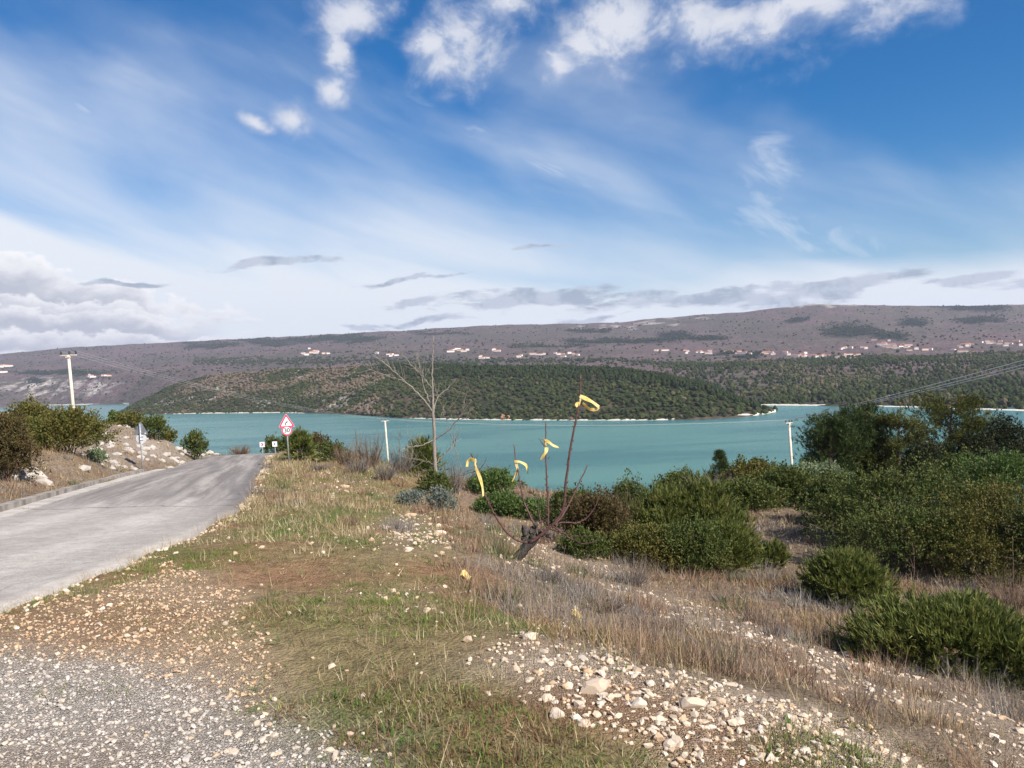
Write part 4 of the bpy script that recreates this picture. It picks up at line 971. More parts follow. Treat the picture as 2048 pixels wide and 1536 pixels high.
# trees beyond the thicket
pine(1650, 828, 102, 47, 'leftmost pine beside the right pole', nb=72)
pine(1692, 818, 122, 49, 'dense pine second from the right pole', nb=72)
pine(1740, 806, 98, 50, 'pointed pine in the middle of the group', nb=72)
pine(1790, 826, 102, 47, 'golden brown tinged pine right of the pointed one', nb=72, mat='needle_gold')
pine(1888, 782, 143, 52, 'tall broad pine standing above the others', nb=72, mat='needle_gold')
broadleaf(1850, 862, 110, 42, 'dark round holm oak between the pines', 'leaf_holm')
broadleaf(2010, 806, 150, 44, 'tall dark tree at the right edge', 'leaf_holm')
broadleaf(1950, 850, 110, 41, 'dark tree left of the one at the right edge', 'leaf_holm')
pine(1432, 890, 100, 70, 'small brown green conifer on the brow against the water', shape='cone', name='conifer', nb=110)
broadleaf(1480, 902, 56, 72, 'rounded green tree beside the small conifer', 'leaf_dark', 'small_tree')
for (px, yt, wp) in [(1507, 902, 30), (1522, 910, 24), (1538, 912, 26)]:
    pine(px, yt, wp, 90, 'slim dark cypress, %s of three on the brow' % {1507: 'tallest and left', 1522: 'middle', 1538: 'right'}[px], shape='cone', name='cypress', group='slim cypresses on the brow', nb=60)
# on the slope to the right
shrub('juniper', 1690, 1108, 175, 11.6, 'round green juniper alone on the dry slope', mat='needle_juniper', dens=1.3)
shrub('juniper', 1905, 1202, 420, 7.8, 'big sprawling juniper in the lower right', mat='needle_juniper', dens=1.6)
shrub('juniper', 2060, 1290, 150, 7.4, 'juniper lobe at the right edge below the sprawling one', mat='needle_juniper')
shrub('juniper', 1540, 1092, 70, 15, 'low spreading green shrub above the round juniper', mat='needle_juniper')
shrub('twiggy', 1262, 1105, 96, 11, 'grey lavender cushion above the stony track', mat='twig_grey', dens=2.2)

# ------------------------------------------------------------------ ground cover
def grassmat(name, rough=.75, trans=.25):
    m, t, b = material(name, rough, .15); c_ = t.attr('hue', 0); t.put(b.inputs['Base Color'], c_)
    tr = t.node('ShaderNodeBsdfTranslucent'); t.put(tr.inputs[0], c_)
    mx = t.node('ShaderNodeMixShader'); mx.inputs[0].default_value = trans
    t.l.new(b.outputs[0], mx.inputs[1]); t.l.new(tr.outputs[0], mx.inputs[2]); t.l.new(mx.outputs[0], t.n['Material Output'].inputs[0])
grassmat('grass_blades'); grassmat('dry_scrub', .85, .15)
def sample_ground(n, ymin=-1.0, ymax=60):
    y = (ymin + 6) * ((ymax + 6) / (ymin + 6)) ** rng.random(n) - 6
    x = rng.uniform(-.95, .95, n) * (y + 7)
    z = gz(x, y); f = fields(x, y, z)
    onroad = inpoly(x, y, road_poly) | (inpoly(x, y, [tuple(p) for p in ROAD_L[::4]] + [(p[0] - .6, p[1]) for p in ROAD_L[::4][::-1]]) & (y < 33))
    ok = (f['px'] > -420) & (f['px'] < 2650) & ~onroad
    return x, y, z, f, ok
def blades(x, y, z, per, hgt, spread, lean, width, color, cvar=.18, flatten=0.0):
    n = len(x); N = n * per; i = np.repeat(np.arange(n), per)
    a = rng.random(N) * 6.28; q = np.sqrt(rng.random(N)) * np.asarray(spread)[i] if np.ndim(spread) else np.sqrt(rng.random(N)) * spread
    B = np.stack([x[i] + np.cos(a) * q, y[i] + np.sin(a) * q, np.zeros(N)], -1); B[:, 2] = gz(B[:, 0], B[:, 1]) - .004
    a2 = a + rng.normal(size=N) * .8; le = np.abs(rng.normal(size=N)) * lean
    h = (hgt[i] if np.ndim(hgt) else hgt) * rng.uniform(.45, 1.1, N)
    D = np.stack([np.cos(a2) * le, np.sin(a2) * le, np.ones(N)], -1); D = unit(D) * h[:, None]
    wd = np.maximum(width, .00075 * (y[i] + 1.5))[:, None] * rng.uniform(.6, 1.3, (N, 1)) / 2
    th = rng.random(N) * 3.14; S = np.stack([np.cos(th), np.sin(th), np.zeros(N)], -1) * wd
    V = np.stack([B - S, B + S, B + D], 1).reshape(-1, 3)
    C = color[i] * (1 + rng.normal(size=(N, 1)) * cvar); C = np.clip(C, .01, .9)
    return V, np.arange(N * 3).reshape(-1, 3), np.repeat(C, 3, 0)
def stuff(name, parts, mat, label, cat):
    V = np.vstack([p[0] for p in parts]); C = np.vstack([p[2] for p in parts]); off = 0; F = []
    for p in parts: F.append(p[1] + off); off += len(p[0])
    o = obj(name, npmesh(name, V, np.vstack(F), mat, None, {'hue': C})); tag(o, label, cat, None, 'stuff'); return o
def pick(cols, sel): return np.array(cols)[sel]
GREEN = [(.110, .180, .034), (.150, .205, .045), (.090, .150, .042), (.20, .21, .055)]
STRAW = [(.40, .31, .18), (.33, .245, .14), (.46, .38, .24), (.27, .19, .11)]
HEATH = [(.25, .155, .105), (.31, .21, .145), (.215, .14, .10), (.34, .25, .175), (.27, .155, .09)]
GREYV = [(.23, .20, .175), (.28, .25, .22), (.19, .165, .15)]
# short verge turf
x, y, z, f, ok = sample_ground(150000)
cov = sstep(fbm(x * .9, y * .9), .36, .52); gp = fbm(x * 1.1 + 20, y * 1.1); st_ = fbm(x * .7 + 60, y * .7)
pr = f['verge'] * (.05 + .98 * cov) * (1 - np.clip(f['rock'], 0, 1)) + f['tan'] * .07 * sstep(gp, .5, .6) + f['grey'] * .8 * sstep(fbm(x * 1.9 + 3, y * 1.9), .56, .64) + f['tan'] * .5 * sstep(fbm(x * 1.9 + 13, y * 1.9), .58, .66) + f['berm'] * .7 * sstep(fbm(x * 1.5 + 23, y * 1.5), .50, .60)
s_ = ok & (rng.random(len(x)) < pr) & (y < 50); x, y, z, gp, st_ = [q[s_] for q in (x, y, z, gp, st_)]
n = len(x); isg = rng.random(n) < (.50 + .48 * sstep(gp, .38, .52))
colr = np.where(isg[:, None], pick(GREEN, rng.integers(0, 4, n)), pick(STRAW, rng.integers(0, 4, n)) * .85)
turf = [blades(x, y, z, 6, np.where(isg, .050, .070) * (1 + .02 * y), .05 + .004 * y, 1.5, .0055, colr)]
# thicker sward close by
y2 = rng.uniform(1.5, 8.0, 60000); x2 = rng.uniform(-.75, .75, 60000) * (y2 + .5); z2 = gz(x2, y2); f2 = fields(x2, y2, z2)
cov = sstep(fbm(x2 * .9, y2 * .9), .34, .52); gp = fbm(x2 * 1.1 + 20, y2 * 1.1); fn_ = sstep(fbm(x2 * 5, y2 * 5), .42, .6)
s_ = (rng.random(60000) < f2['verge'] * (.03 + .62 * cov * (.25 + .75 * fn_)) + f2['berm'] * .55 * sstep(fbm(x2 * 1.5 + 23, y2 * 1.5), .50, .60)) & ~inpoly(x2, y2, road_poly); x2, y2, z2, gp = x2[s_], y2[s_], z2[s_], gp[s_]; n = len(x2)
isg = rng.random(n) < (.56 + .42 * sstep(gp, .38, .52)); colr = np.where(isg[:, None], pick(GREEN, rng.integers(0, 4, n)) * 1.08, pick(STRAW, rng.integers(0, 4, n)) * .9)
rb_ = sstep(fbm(x2 * 1.2 + 44, y2 * 1.2), .54, .62) * (rng.random(n) < .7); colr = np.where(rb_[:, None] > .5, np.array([.20, .12, .065]) * rng.uniform(.7, 1.4, (n, 1)), colr)
turf.append(blades(x2, y2, z2, 8, rng.uniform(.022, .065, n), .05, 1.9, .006, colr, .25))
# matted straw lying between the green
x, y, z, f, ok = sample_ground(90000)
pr = f['verge'] * (.05 + .36 * sstep(fbm(x * .8 + 33, y * .8), .46, .62)) * (1 - np.clip(f['rock'], 0, 1) * .7) + f['berm'] * .15 + f['tan'] * .04 + f['right'] * .25
s_ = ok & (rng.random(len(x)) < pr) & (y < 40); x, y, z = x[s_], y[s_], z[s_]; n = len(x)
thatch = [blades(x, y, z, 5, rng.uniform(.05, .13, n) * (1 + .02 * y), .09 + .004 * y, 3.2, .0035, pick(STRAW, rng.integers(0, 4, n)))]
# taller dead stems standing in it
x, y, z, f, ok = sample_ground(60000)
pr = (f['verge'] * (.03 + .26 * sstep(fbm(x * .45 + 9, y * .45), .50, .64)) + f['berm'] * (.05 + .5 * sstep(fbm(x * 1.5 + 23, y * 1.5), .48, .60)) + f['leftbank'] * .25 + f['right'] * .16) * (1 - np.clip(f['rock'], 0, 1) * .8)
sel = (spot(f['px'], f['py'], 810, 1370, 110, 120) + spot(f['px'], f['py'], 620, 1010, 160, 90) + spot(f['px'], f['py'], 560, 925, 50, 22) * 2 + spot(f['px'], f['py'], 1560, 1060, 110, 60))
s_ = ok & (rng.random(len(x)) < pr + sel * .5 * ~(f['grey'] | f['tan'])) & (y < 50); x, y, z = x[s_], y[s_], z[s_]; n = len(x)
dry = [blades(x, y, z, 9, rng.uniform(.07, .21, n) * (1 + .012 * y),   .06 + .003 * y, .75, .0035, pick(STRAW, rng.integers(0, 4, n)) * .95)]
# heath and dry grass on the slope and bank
x, y, z, f, ok = sample_ground(110000, 1.0)
hd = fbm(x * .55 + 77, y * .55); kind_ = fbm(x * .8 + 11, y * .8 + 70)
nearb = sstep(segdist(f['px'], f['py'], [(960, 1100), (1050, 1180), (1180, 1270), (1350, 1320), (1560, 1380), (1760, 1440), (2048, 1520)]), 70, 0)
pr = f['right'] * (.30 + .75 * sstep(hd, .36, .5)) + f['leftbank'] * (.15 + .5 * sstep(hd, .4, .55)) * (1 - .7 * np.clip(f['leftrock'], 0, 1)) + f['track'] * .05 + f['verge'] * .5 * ((f['px'] > 880) & (f['py'] < 1240)) + f['verge'] * .35 * (y > 14)
s_ = ok & (rng.random(len(x)) < pr * .62) & (y < 55); x, y, z, kind_, hd = [q[s_] for q in (x, y, z, kind_, hd)]; n = len(x)
gv = kind_ > .60; gn = (kind_ < .42) & (rng.random(n) < .5)
colr = np.where(gv[:, None], pick(GREYV, rng.integers(0, 3, n)), np.where(gn[:, None], pick(STRAW, rng.integers(0, 4, n)) * np.array([.85, .8, .65]), pick(HEATH, rng.integers(0, 5, n))))
colr = np.where((rng.random(n) < .07)[:, None], np.array([.10, .11, .04]), colr)
heath = [blades(x, y, z, 10, (.07 + .17 * sstep(hd, .42, .65)) * rng.uniform(.5, 1.3, n) * (1 + .01 * y), .10 + .006 * y, 1.0, .0045, colr)]
x, y, z, f, ok = sample_ground(9000, 2.5, 40)                    # rounded cushions of grey and brown undershrubs
s_ = ok & (rng.random(len(x)) < f['right'] * .20 + f['leftbank'] * .10 + f['verge'] * .06 * (y > 10)); x, y, z = x[s_], y[s_], z[s_]; n = len(x)
cc_ = np.where((fbm(x * .4 + 5, y * .4) > .50)[:, None], pick(GREYV, rng.integers(0, 3, n)), pick(HEATH, rng.integers(0, 5, n))); cc_ = np.where((rng.random(n) < .12)[:, None], np.array([.10, .125, .05]), cc_)
cu_h = rng.uniform(.14, .36, n)
heath.append(blades(x, y, z, 70, cu_h, cu_h * .55, .75, .0045, cc_, .22))
# leafy weeds in bright green rosettes
x, y, z, f, ok = sample_ground(26000)
sel = spot(f['px'], f['py'], 800, 1460, 90, 60) + spot(f['px'], f['py'], 1180, 1275, 40, 18) + spot(f['px'], f['py'], 860, 1110, 60, 40) * .8 + spot(f['px'], f['py'], 1560, 1500, 120, 40) * .6 + spot(f['px'], f['py'], 680, 1385, 90, 30) + spot(f['px'], f['py'], 1330, 1400, 60, 30) * .6 + spot(f['px'], f['py'], 700, 1090, 60, 30) + spot(f['px'], f['py'], 560, 1240, 90, 60) * .6
s_ = ok & (rng.random(len(x)) < sel * .6 + f['verge'] * .05 * sstep(fbm(x * 2.2, y * 2.2), .5, .6) + f['berm'] * .03) & (y < 22); x, y, z = x[s_], y[s_], z[s_]; n = len(x)
weeds = [blades(x, y, z, 8, rng.uniform(.03, .09, n) * (1 + .02 * y), .045, 1.6, .013, np.array([[.075, .125, .030]]) * rng.uniform(.65, 1.4, (n, 1)))]
stuff('grass', turf + weeds, 'grass_blades', 'short green and straw coloured grass on the verge', 'grass')
stuff('dry_grass', dry + thatch, 'dry_scrub', 'taller dead straw stems standing in the verge', 'grass')
stuff('heath', heath, 'dry_scrub', 'low brown and grey heath and dry grass covering the slope', 'heath')

# ------------------------------------------------------------------ stones
def rocks(x, y, size, tint, flat=.62, sunk=.2):
    n = len(x); V0, F0 = ICO1; nv = len(V0)
    V = V0[None] * (1 + (rng.random((n, nv, 1)) - .5) * .75) * np.stack([rng.uniform(.75, 1.3, n), rng.uniform(.75, 1.3, n), rng.uniform(.45, .9, n) * flat / .62], -1)[:, None]
    a = rng.random(n) * 6.28; ca, sa = np.cos(a)[:, None], np.sin(a)[:, None]
    X = V[..., 0] * ca - V[..., 1] * sa; Y = V[..., 0] * sa + V[..., 1] * ca
    b_ = rng.normal(size=n)[:, None] * .35; Z = V[..., 2] * np.cos(b_) + X * np.sin(b_); X = X * np.cos(b_) - V[..., 2] * np.sin(b_)
    P = np.stack([x, y, gz(x, y) + size * (.5 - sunk) * .55], -1)
    V = np.stack([X, Y, Z], -1) * (size / 2)[:, None, None] + P[:, None]
    return V.reshape(-1, 3), (F0[None] + (np.arange(n) * nv)[:, None, None]).reshape(-1, 3), np.repeat(tint, nv)
def gravel(name, x, y, size, mat, label):
    V, F, T = rocks(x, y, size, rng.random(len(x))); o = obj(name, npmesh(name, V, F, mat, {'tint': T})); tag(o, label, 'gravel', None, 'stuff')
def lognorm(n, med, sg, lo, hi): return np.clip(np.exp(rng.normal(math.log(med), sg, n)), lo, hi)
x, y, z, f, ok = sample_ground(190000, .5, 12)
s_ = ok & f['grey'] & (rng.random(len(x)) < .85); gx_, gy_ = x[s_][:30000], y[s_][:30000]
gravel('gravel', gx_, gy_, lognorm(len(gx_), .0105, .36, .006, .026) * (1 + .07 * gy_), 'gravel_grey', 'grey white crushed gravel in the lower left corner')
s_ = ok & f['tan'] & (rng.random(len(x)) < .8); gx_, gy_ = x[s_][:13000], y[s_][:13000]
gravel('gravel', gx_, gy_, lognorm(len(gx_), .0115, .38, .006, .03) * (1 + .06 * gy_), 'gravel_tan', 'tan and orange fine gravel beside the road edge')
x, y, z, f, ok = sample_ground(150000, .5, 30)
nb = fbm(x * 1.6 + 8, y * 1.6)
pr = f['berm'] * (.35 + .65 * sstep(nb, .4, .55)) + f['track'] * .45 + np.clip(f['rock'], 0, 1) * .5 + (f['verge'] & (f['px'] < 1000)) * .022 + f['right'] * .012 + sstep(segdist(f['px'], f['py'], [(760, 1536), (620, 1480), (480, 1400)]), 60, 0) * .3 * ~f['grey']
s_ = ok & (rng.random(len(x)) < pr); gx_, gy_ = x[s_][:22000], y[s_][:22000]
gravel('rubble', gx_, gy_, lognorm(len(gx_), .0175, .42, .008, .05) * (1 + .05 * gy_), 'limestone', 'pale limestone rubble on the bank and along the track')
# road edge crumbs
i_ = rng.integers(20, 120, 900); q = rng.normal(size=900) * .10 + .08
gravel('gravel', ROAD_R[i_, 0] + q, ROAD_R[i_, 1] + rng.normal(size=900) * .2, lognorm(900, .03, .4, .012, .07) * (1 + .03 * ROAD_R[i_, 1]), 'limestone', 'pale chippings along the crumbling right road edge')
# single stones one can pick out
SM = []
for i in range(6):
    r = np.random.default_rng(50 + i); V0, F0 = ICO2; dirs = unit(r.normal(size=(9, 3))); off = r.uniform(.42, .88, 9)
    V = V0.copy() * (1 + .05 * r.normal(size=(len(V0), 1)))
    for dv, of in zip(dirs, off):                # knock flat facets off
        dd = V @ dv; V = V - np.maximum(dd - of, 0)[:, None] * dv
    V = V * np.array([1.1, .85, .72]) * .5
    SM.append(npmesh('stone_' + str(i), V, F0, ['gravel_grey', 'gravel_tan', 'limestone_single'][2], {'tint': np.full(len(V), r.random())}))
def put_stones(poly_or_spot, n, med, sg, lo, hi):
    k = 0
    while k < n:
        px, py = poly_or_spot()
        # walk the ray to the ground
        r3 = ray(px, py); ts = np.linspace(1.5, 20, 400); hz_ = EYE + r3[2] * ts - gz(r3[0] * ts, ts); j = int(np.argmax(hz_ < 0))
        if hz_[j] >= 0: continue
        tq = ts[j]; x_, y_ = r3[0] * tq, tq
        s0 = float(lognorm(1, med, sg, lo, hi)[0]); o = obj('stone', SM[int(rng.integers(0, 6))], ground)
        o.location = (x_, y_, float(gz(x_, y_)) - s0 * .06); o.scale = (s0 * rng.uniform(.8, 1.3), s0 * rng.uniform(.8, 1.2), s0 * rng.uniform(.7, 1.2)); o.rotation_euler = (rng.normal() * .3, rng.normal() * .3, rng.random() * 6.28); k += 1
def from_poly(poly):
    a = np.array(poly); lo, hi = a.min(0), a.max(0)
    def fn():
        while True:
            q = lo + rng.random(2) * (hi - lo)
            if inpoly(q[:1], q[1:], poly)[0]: return q[0], min(q[1], 1530)
    return fn
put_stones(from_poly([(1000, 1280), (1180, 1300), (1350, 1330), (1560, 1400), (1750, 1475), (1850, 1530), (1500, 1530), (1280, 1480), (1050, 1400), (985, 1330)]), 170, .043, .34, .028, .10)
put_stones(from_poly([(420, 1400), (620, 1480), (760, 1530), (500, 1530), (330, 1460)]), 40, .040, .25, .028, .06)
put_stones(from_poly([(0, 1300), (330, 1360), (450, 1530), (0, 1530)]), 20, .034, .2, .026, .05)
put_stones(from_poly([(760, 1045), (900, 1050), (930, 1120), (780, 1110)]), 26, .085, .35, .05, .17)
put_stones(from_poly([(1250, 1195), (1800, 1385), (1790, 1400), (1240, 1215)]), 26, .065, .25, .045, .10)
put_stones(from_poly([(200, 1200), (480, 1240), (480, 1330), (150, 1280)]), 12, .05, .25, .04, .08)
def rock(px, py, w, h, d_, label, mi=2, name='rock'):
    r3 = ray(px, py); ts = np.linspace(1.5, 60, 1500); j = int(np.argmax(EYE + r3[2] * ts - gz(r3[0] * ts, ts) < 0)); tq = ts[j]
    o = obj(name, SM[mi]); o.location = (r3[0] * tq, tq, float(gz(r3[0] * tq, tq)) + h * .2); o.scale = (w, d_, h * 1.6); o.rotation_euler = (0.1, -.08, rng.random() * .8); tag(o, label, 'rock')
rock(822, 1032, 0.259, 0.091, 0.216, 'flat white slab lying alone on top of the verge', 3)
rock(1185, 1385, 0.187, 0.084, 0.144, 'largest white rock in the middle of the stony bank', 1)
rock(1275, 1418, 0.094, 0.070, 0.086, 'rounded pale rock right of the largest white one', 4)
rock(1385, 1420, 0.144, 0.070, 0.101, 'white pointed rock on the right of the stony bank', 0)
rock(1115, 1440, 0.079, 0.063, 0.072, 'small tan rock at the foot of the stony bank', 5)
rock(690, 975, 0.288, 0.126, 0.216, 'pale rock half sunk in the verge scrub', 3)
rock(1055, 1280, 0.122, 0.063, 0.101, 'bluish white block at the top of the stony bank', 2)
rock(880, 1070, 0.216, 0.105, 0.144, 'pale rock on the right of the stony hump', 0)
# bare rock on the bank left of the road
oc = pt(300, 905, 34.); oroot = empty('rock_outcrop', (oc[0], oc[1], float(gz(oc[0], oc[1]))), 'pale weathered limestone outcrop behind the grey-backed sign', 'rock')
x, y, z, f, ok = sample_ground(60000, 14, 60); s_ = ok & (rng.random(len(x)) < np.clip(f['leftrock'], 0, 1) * .8) & (f['leftbank']); x, y = x[s_][:230], y[s_][:230]
LM = npmesh('stone_weathered', ICO1[0] * (1 + (rng.random((12, 1)) - .5) * .4) * .5, ICO1[1], 'gravel_grey', {'tint': np.full(12, .2)})
for a_, b_ in zip(x, y):
    o = obj('rock', LM, oroot); w_ = rng.uniform(.2, .75)
    o.location = (a_ - oroot.location[0], b_ - oroot.location[1], float(gz(a_, b_)) - oroot.location[2] + .02); o.scale = (w_, w_ * rng.uniform(.4, .8), w_ * rng.uniform(.35, .6)); o.rotation_euler = (rng.normal() * .12, rng.normal() * .12, rng.normal() * .5)

# ------------------------------------------------------------------ the pruned stump with tied shoots
DS = 9.0
def sp(pts, off=0.0, dd=None):
    pts = np.array(pts, float); n = len(pts); dd = np.zeros(n) if dd is None else np.interp(np.linspace(0, 1, n), np.linspace(0, 1, len(dd)), dd)
    return pt(pts[:, 0], pts[:, 1], DS + off + dd)
def bend(P, n=26, wob=.006):
    s = np.concatenate([[0], np.cumsum(np.linalg.norm(np.diff(P, axis=0), axis=1))]); s /= s[-1]; tt = np.linspace(0, 1, n)
    Q = np.stack([np.interp(tt, s, P[:, i]) for i in range(3)], -1)
    for _ in range(3): Q[1:-1] = (Q[:-2] + 2 * Q[1:-1] + Q[2:]) / 4
    Q[1:-1] += rng.normal(size=(n - 2, 3)) * wob
    return Q
cr = lambda L: [(860 + a / 3.49, 720 + b / 3.49) for a, b in L]
sb = pt(1028, 1128, DS); sb[2] = float(gz(sb[0], sb[1]))
stump = empty('pruned_tree', tuple(sb), 'pruned blackened stump with long reddish shoots tied with yellow ribbon', 'tree')
def child(name, g, mat, root, smooth=True):
    me = g.mesh(name, mat, smooth); o = obj(name, me, root)
    o.matrix_parent_inverse = Matrix.Translation(-Vector(root.location)); return o
g = Geo(); tr_ = sp([(1018, 1142), (1030, 1122), (1046, 1104), (1060, 1086), (1070, 1070)]); g.tube(bend(tr_, 12, .008), np.interp(np.linspace(0, 1, 12), [0, .25, 1], [.085, .055, .062]), 10)
child('trunk', g, 'bark_dark', stump)
g = Geo()
for (a, b_, s0, s1) in [(1066, 1064, .075, .085), (1050, 1062, .06, .09), (1084, 1066, .07, .06), (1097, 1070, .05, .045), (1048, 1078, .055, .05), (1072, 1050, .04, .045)]:
    V = ICO2[0] * (1 + rng.normal(size=(42, 1)) * .16); g.add(V * np.array([s0, s0, s1]) * .74 + pt(a, b_, DS + rng.normal() * .02), ICO2[1])
child('knob', g, 'bark_dark', stump, False)
SH = [([(760, 1240), (700, 1275), (610, 1265), (530, 1200), (450, 1080), (380, 945), (340, 830), (310, 700), (285, 650)], .013, [0, -.12, -.2]),
      ([(740, 1180), (700, 1090), (650, 980), (620, 800), (595, 680), (585, 590)], .010, [0, .2, .35]),
      ([(825, 1160), (822, 980), (810, 760), (808, 560), (808, 430)], .011, [0, .05, .1]),
      ([(690, 1278), (760, 1240), (820, 1180), (900, 1110), (940, 1020), (945, 880), (970, 680), (1000, 500), (1035, 340), (1050, 220), (1050, 110)], .016, [-.05, -.1, -.1]),
      ([(840, 1180), (900, 1200), (960, 1222), (1040, 1232), (1140, 1230)], .007, [0, -.1, -.2]),
      ([(850, 1160), (900, 1185), (980, 1250), (1060, 1285), (1120, 1280), (1180, 1255)], .008, [0, -.1, -.15]),
      ([(860, 1150), (930, 1132), (1030, 1140), (1100, 1100), (1150, 1030), (1180, 960)], .008, [0, .1, .1]),
      ([(870, 1150), (930, 1080), (980, 990), (1040, 860), (1100, 735)], .011, [0, .35, .5]),
      ([(800, 1150), (860, 1010), (835, 960)], .005, [0, .05, .1]), ([(780, 1170), (755, 1040), (750, 950)], .006, [0, .1, .2])]
SHP = []
for L, rad, dd in SH:
    P = bend(sp(cr(L), 0, dd), 40, .002); SHP.append(P); g = Geo(); n = len(P)
    rr = np.linspace(rad * 1.25, rad * .55, n); g.tube(P, rr, 7)
    for q in range(3, n - 1):                    # buds
        if rng.random() < .62:
            a = rng.random() * 6.28; dv = unit(np.array([math.cos(a), math.sin(a) * .6, .7])); g.tube(np.array([P[q], P[q] + dv * rr[q] * 2.0, P[q] + dv * rr[q] * (2.6 + 1.6 * rng.random())]), [rr[q] * .7, rr[q] * .55, .0008], 5)
    child('shoot', g, 'bark_red', stump)
# small side spurs on the left shoot
for L in ([(335, 790), (320, 720), (330, 655)], [(330, 780), (375, 735), (395, 680)], [(330, 770), (270, 790), (215, 810)], [(400, 960), (440, 1060), (452, 1045)], [(825, 690), (835, 672)], [(800, 600), (770, 560), (752, 545)]):
    g = Geo(); g.tube(bend(sp(cr(L), -.18), 8, .003), np.linspace(.006, .002, 8), 5)
    child('spur', g, 'bark_dark', stump)
# ribbons
def strip(path, width, off, tw=0.0, droop=None, dd=None):
    P = sp(cr(path), off, dd); n = 14
    s = np.concatenate([[0], np.cumsum(np.linalg.norm(np.diff(P, axis=0), axis=1))]); s /= s[-1]; tt = np.linspace(0, 1, n)
    Q = np.stack([np.interp(tt, s, P[:, i]) for i in range(3)], -1)
    for _ in range(2): Q[1:-1] = (Q[:-2] + 2 * Q[1:-1] + Q[2:]) / 4
    Q[:, 1] += np.sin(tt * 5 + off * 40) * .012
    tg = unit(np.gradient(Q, axis=0)); view = np.array([0, 1.0, 0]); sd = unit(np.cross(tg, view))
    an = tw * 2.0 * (tt - .5) * 2 + .5; sd = sd * np.cos(an)[:, None] + np.array([0, 1, 0]) * np.sin(an)[:, None]
    wd = width * (.86 + .14 * np.sin(tt * 9 + off * 9))[:, None] / 2; nr = unit(np.cross(tg, sd)) * .0012
    V = np.concatenate([Q - sd * wd - nr, Q + sd * wd - nr, Q + sd * wd + nr, Q - sd * wd + nr]); k = np.arange(n - 1)
    F = np.vstack([np.stack([k + a * n, k + b_ * n, k + 1 + b_ * n, k + 1 + a * n], -1) for a, b_ in ((0, 1), (1, 2), (2, 3), (3, 0))])
    F = np.vstack([F, [[0, n, 2 * n, 3 * n], [n - 1, 4 * n - 1, 3 * n - 1, 2 * n - 1]]])
    g = Geo(); g.add(V, F); return g
def ribbon(label, knot, off, tails):
    kp = sp(cr(knot), off); root = empty('ribbon', tuple(kp[len(kp) // 2]), label, 'ribbon', 'yellow ribbons tied on the shoots')
    g = Geo(); g.tube(bend(kp, 8, .002), np.array([.008, .014, .016, .013, .016, .014, .014, .008]), 8); child('knot', g, 'ribbon', root)
    for path, w, tw in tails: child('tail', strip(path, w * .9, off - .02, tw * .55), 'ribbon', root, False)
ribbon('yellow ribbon with loop and long end on the low left shoot', [(318, 690), (312, 720), (322, 760)], -.18, [([(316, 705), (290, 688), (262, 705), (258, 745)], .045, .3), ([(320, 750), (345, 810), (365, 880), (372, 950)], .045, .6)])
ribbon('pale yellow ribbon on the short second shoot from the left', [(596, 700), (600, 716), (606, 735)], .28, [([(590, 710), (615, 705), (650, 720), (675, 735), (684, 795)], .04, .5), ([(602, 725), (614, 770), (590, 825), (574, 850)], .042, .6)])
ribbon('pale yellow ribbon on the straight middle shoot', [(806, 555), (808, 575), (810, 605)], .07, [([(800, 560), (830, 572), (855, 595), (900, 612)], .042, .7), ([(814, 610), (812, 640), (790, 670), (775, 698)], .05, .4), ([(806, 575), (790, 556), (786, 552)], .03, .2)])
ribbon('large yellow ribbon loop high on the tallest shoot', [(1050, 262), (1043, 295), (1036, 325)], -.1, [([(1045, 250), (1085, 268), (1130, 290), (1180, 328)], .055, .3), ([(1180, 330), (1160, 348), (1110, 345), (1065, 300)], .045, .5), ([(1042, 300), (1015, 310), (1030, 325)], .045, .3)])
def scrap(px, py, label):
    r3 = ray(px, py); ts = np.linspace(2, 20, 900); j = int(np.argmax(EYE + r3[2] * ts - gz(r3[0] * ts, ts) < 0)); p = r3 * ts[j]
    g = Geo(); n = 6; tt = np.linspace(0, 1, n); Q = np.stack([tt * .10 - .05, np.sin(tt * 4) * .02, .03 + .03 * np.sin(tt * 5)], -1); sd = np.array([.01, .016, .02])
    V = np.concatenate([Q - sd, Q + sd, Q + sd + [0, .002, 0], Q - sd + [0, .002, 0]]); k = np.arange(n - 1)
    g.add(V, np.vstack([np.stack([k + a * n, k + b_ * n, k + 1 + b_ * n, k + 1 + a * n], -1) for a, b_ in ((0, 1), (1, 2), (2, 3), (3, 0))]))
    o = obj('ribbon_scrap', g.mesh('ribbon_scrap', 'ribbon')); o.location = (p[0], p[1], float(gz(p[0], p[1]))); tag(o, label, 'ribbon')
scrap(1153, 1238, 'yellow ribbon scrap lying on the stony bank'); scrap(930, 1158, 'tiny yellow ribbon scrap in the grass left of the stump')

# ------------------------------------------------------------------ bare tree on the verge
DT = 25.0
t2 = lambda L: np.array([(520 + a / 3.2, 660 + b / 3.2) for a, b in L])
def tp(L, dd=(0, 0)):
    q = t2(L); return pt(q[:, 0], q[:, 1], DT + np.interp(np.linspace(0, 1, len(q)), np.linspace(0, 1, len(dd)), dd))
tb = tp([(1128, 975)])[0]; tb[2] = float(gz(tb[0], tb[1]))
bare = empty('bare_tree', tuple(tb), 'leafless young tree with pale trunk on the verge', 'tree')
tk = bend(np.vstack([tb[None] - [[0, 0, .1]], tp([(1122, 900), (1118, 800), (1114, 600), (1110, 530), (1105, 380), (1102, 280), (1108, 150), (1113, 40)])]), 40, .01)
g = Geo(); g.tube(tk, np.interp(np.linspace(0, 1, 40), [0, .08, .5, .62, 1], [.085, .066, .048, .028, .012]), 9); child('trunk', g, 'bark_grey', bare)
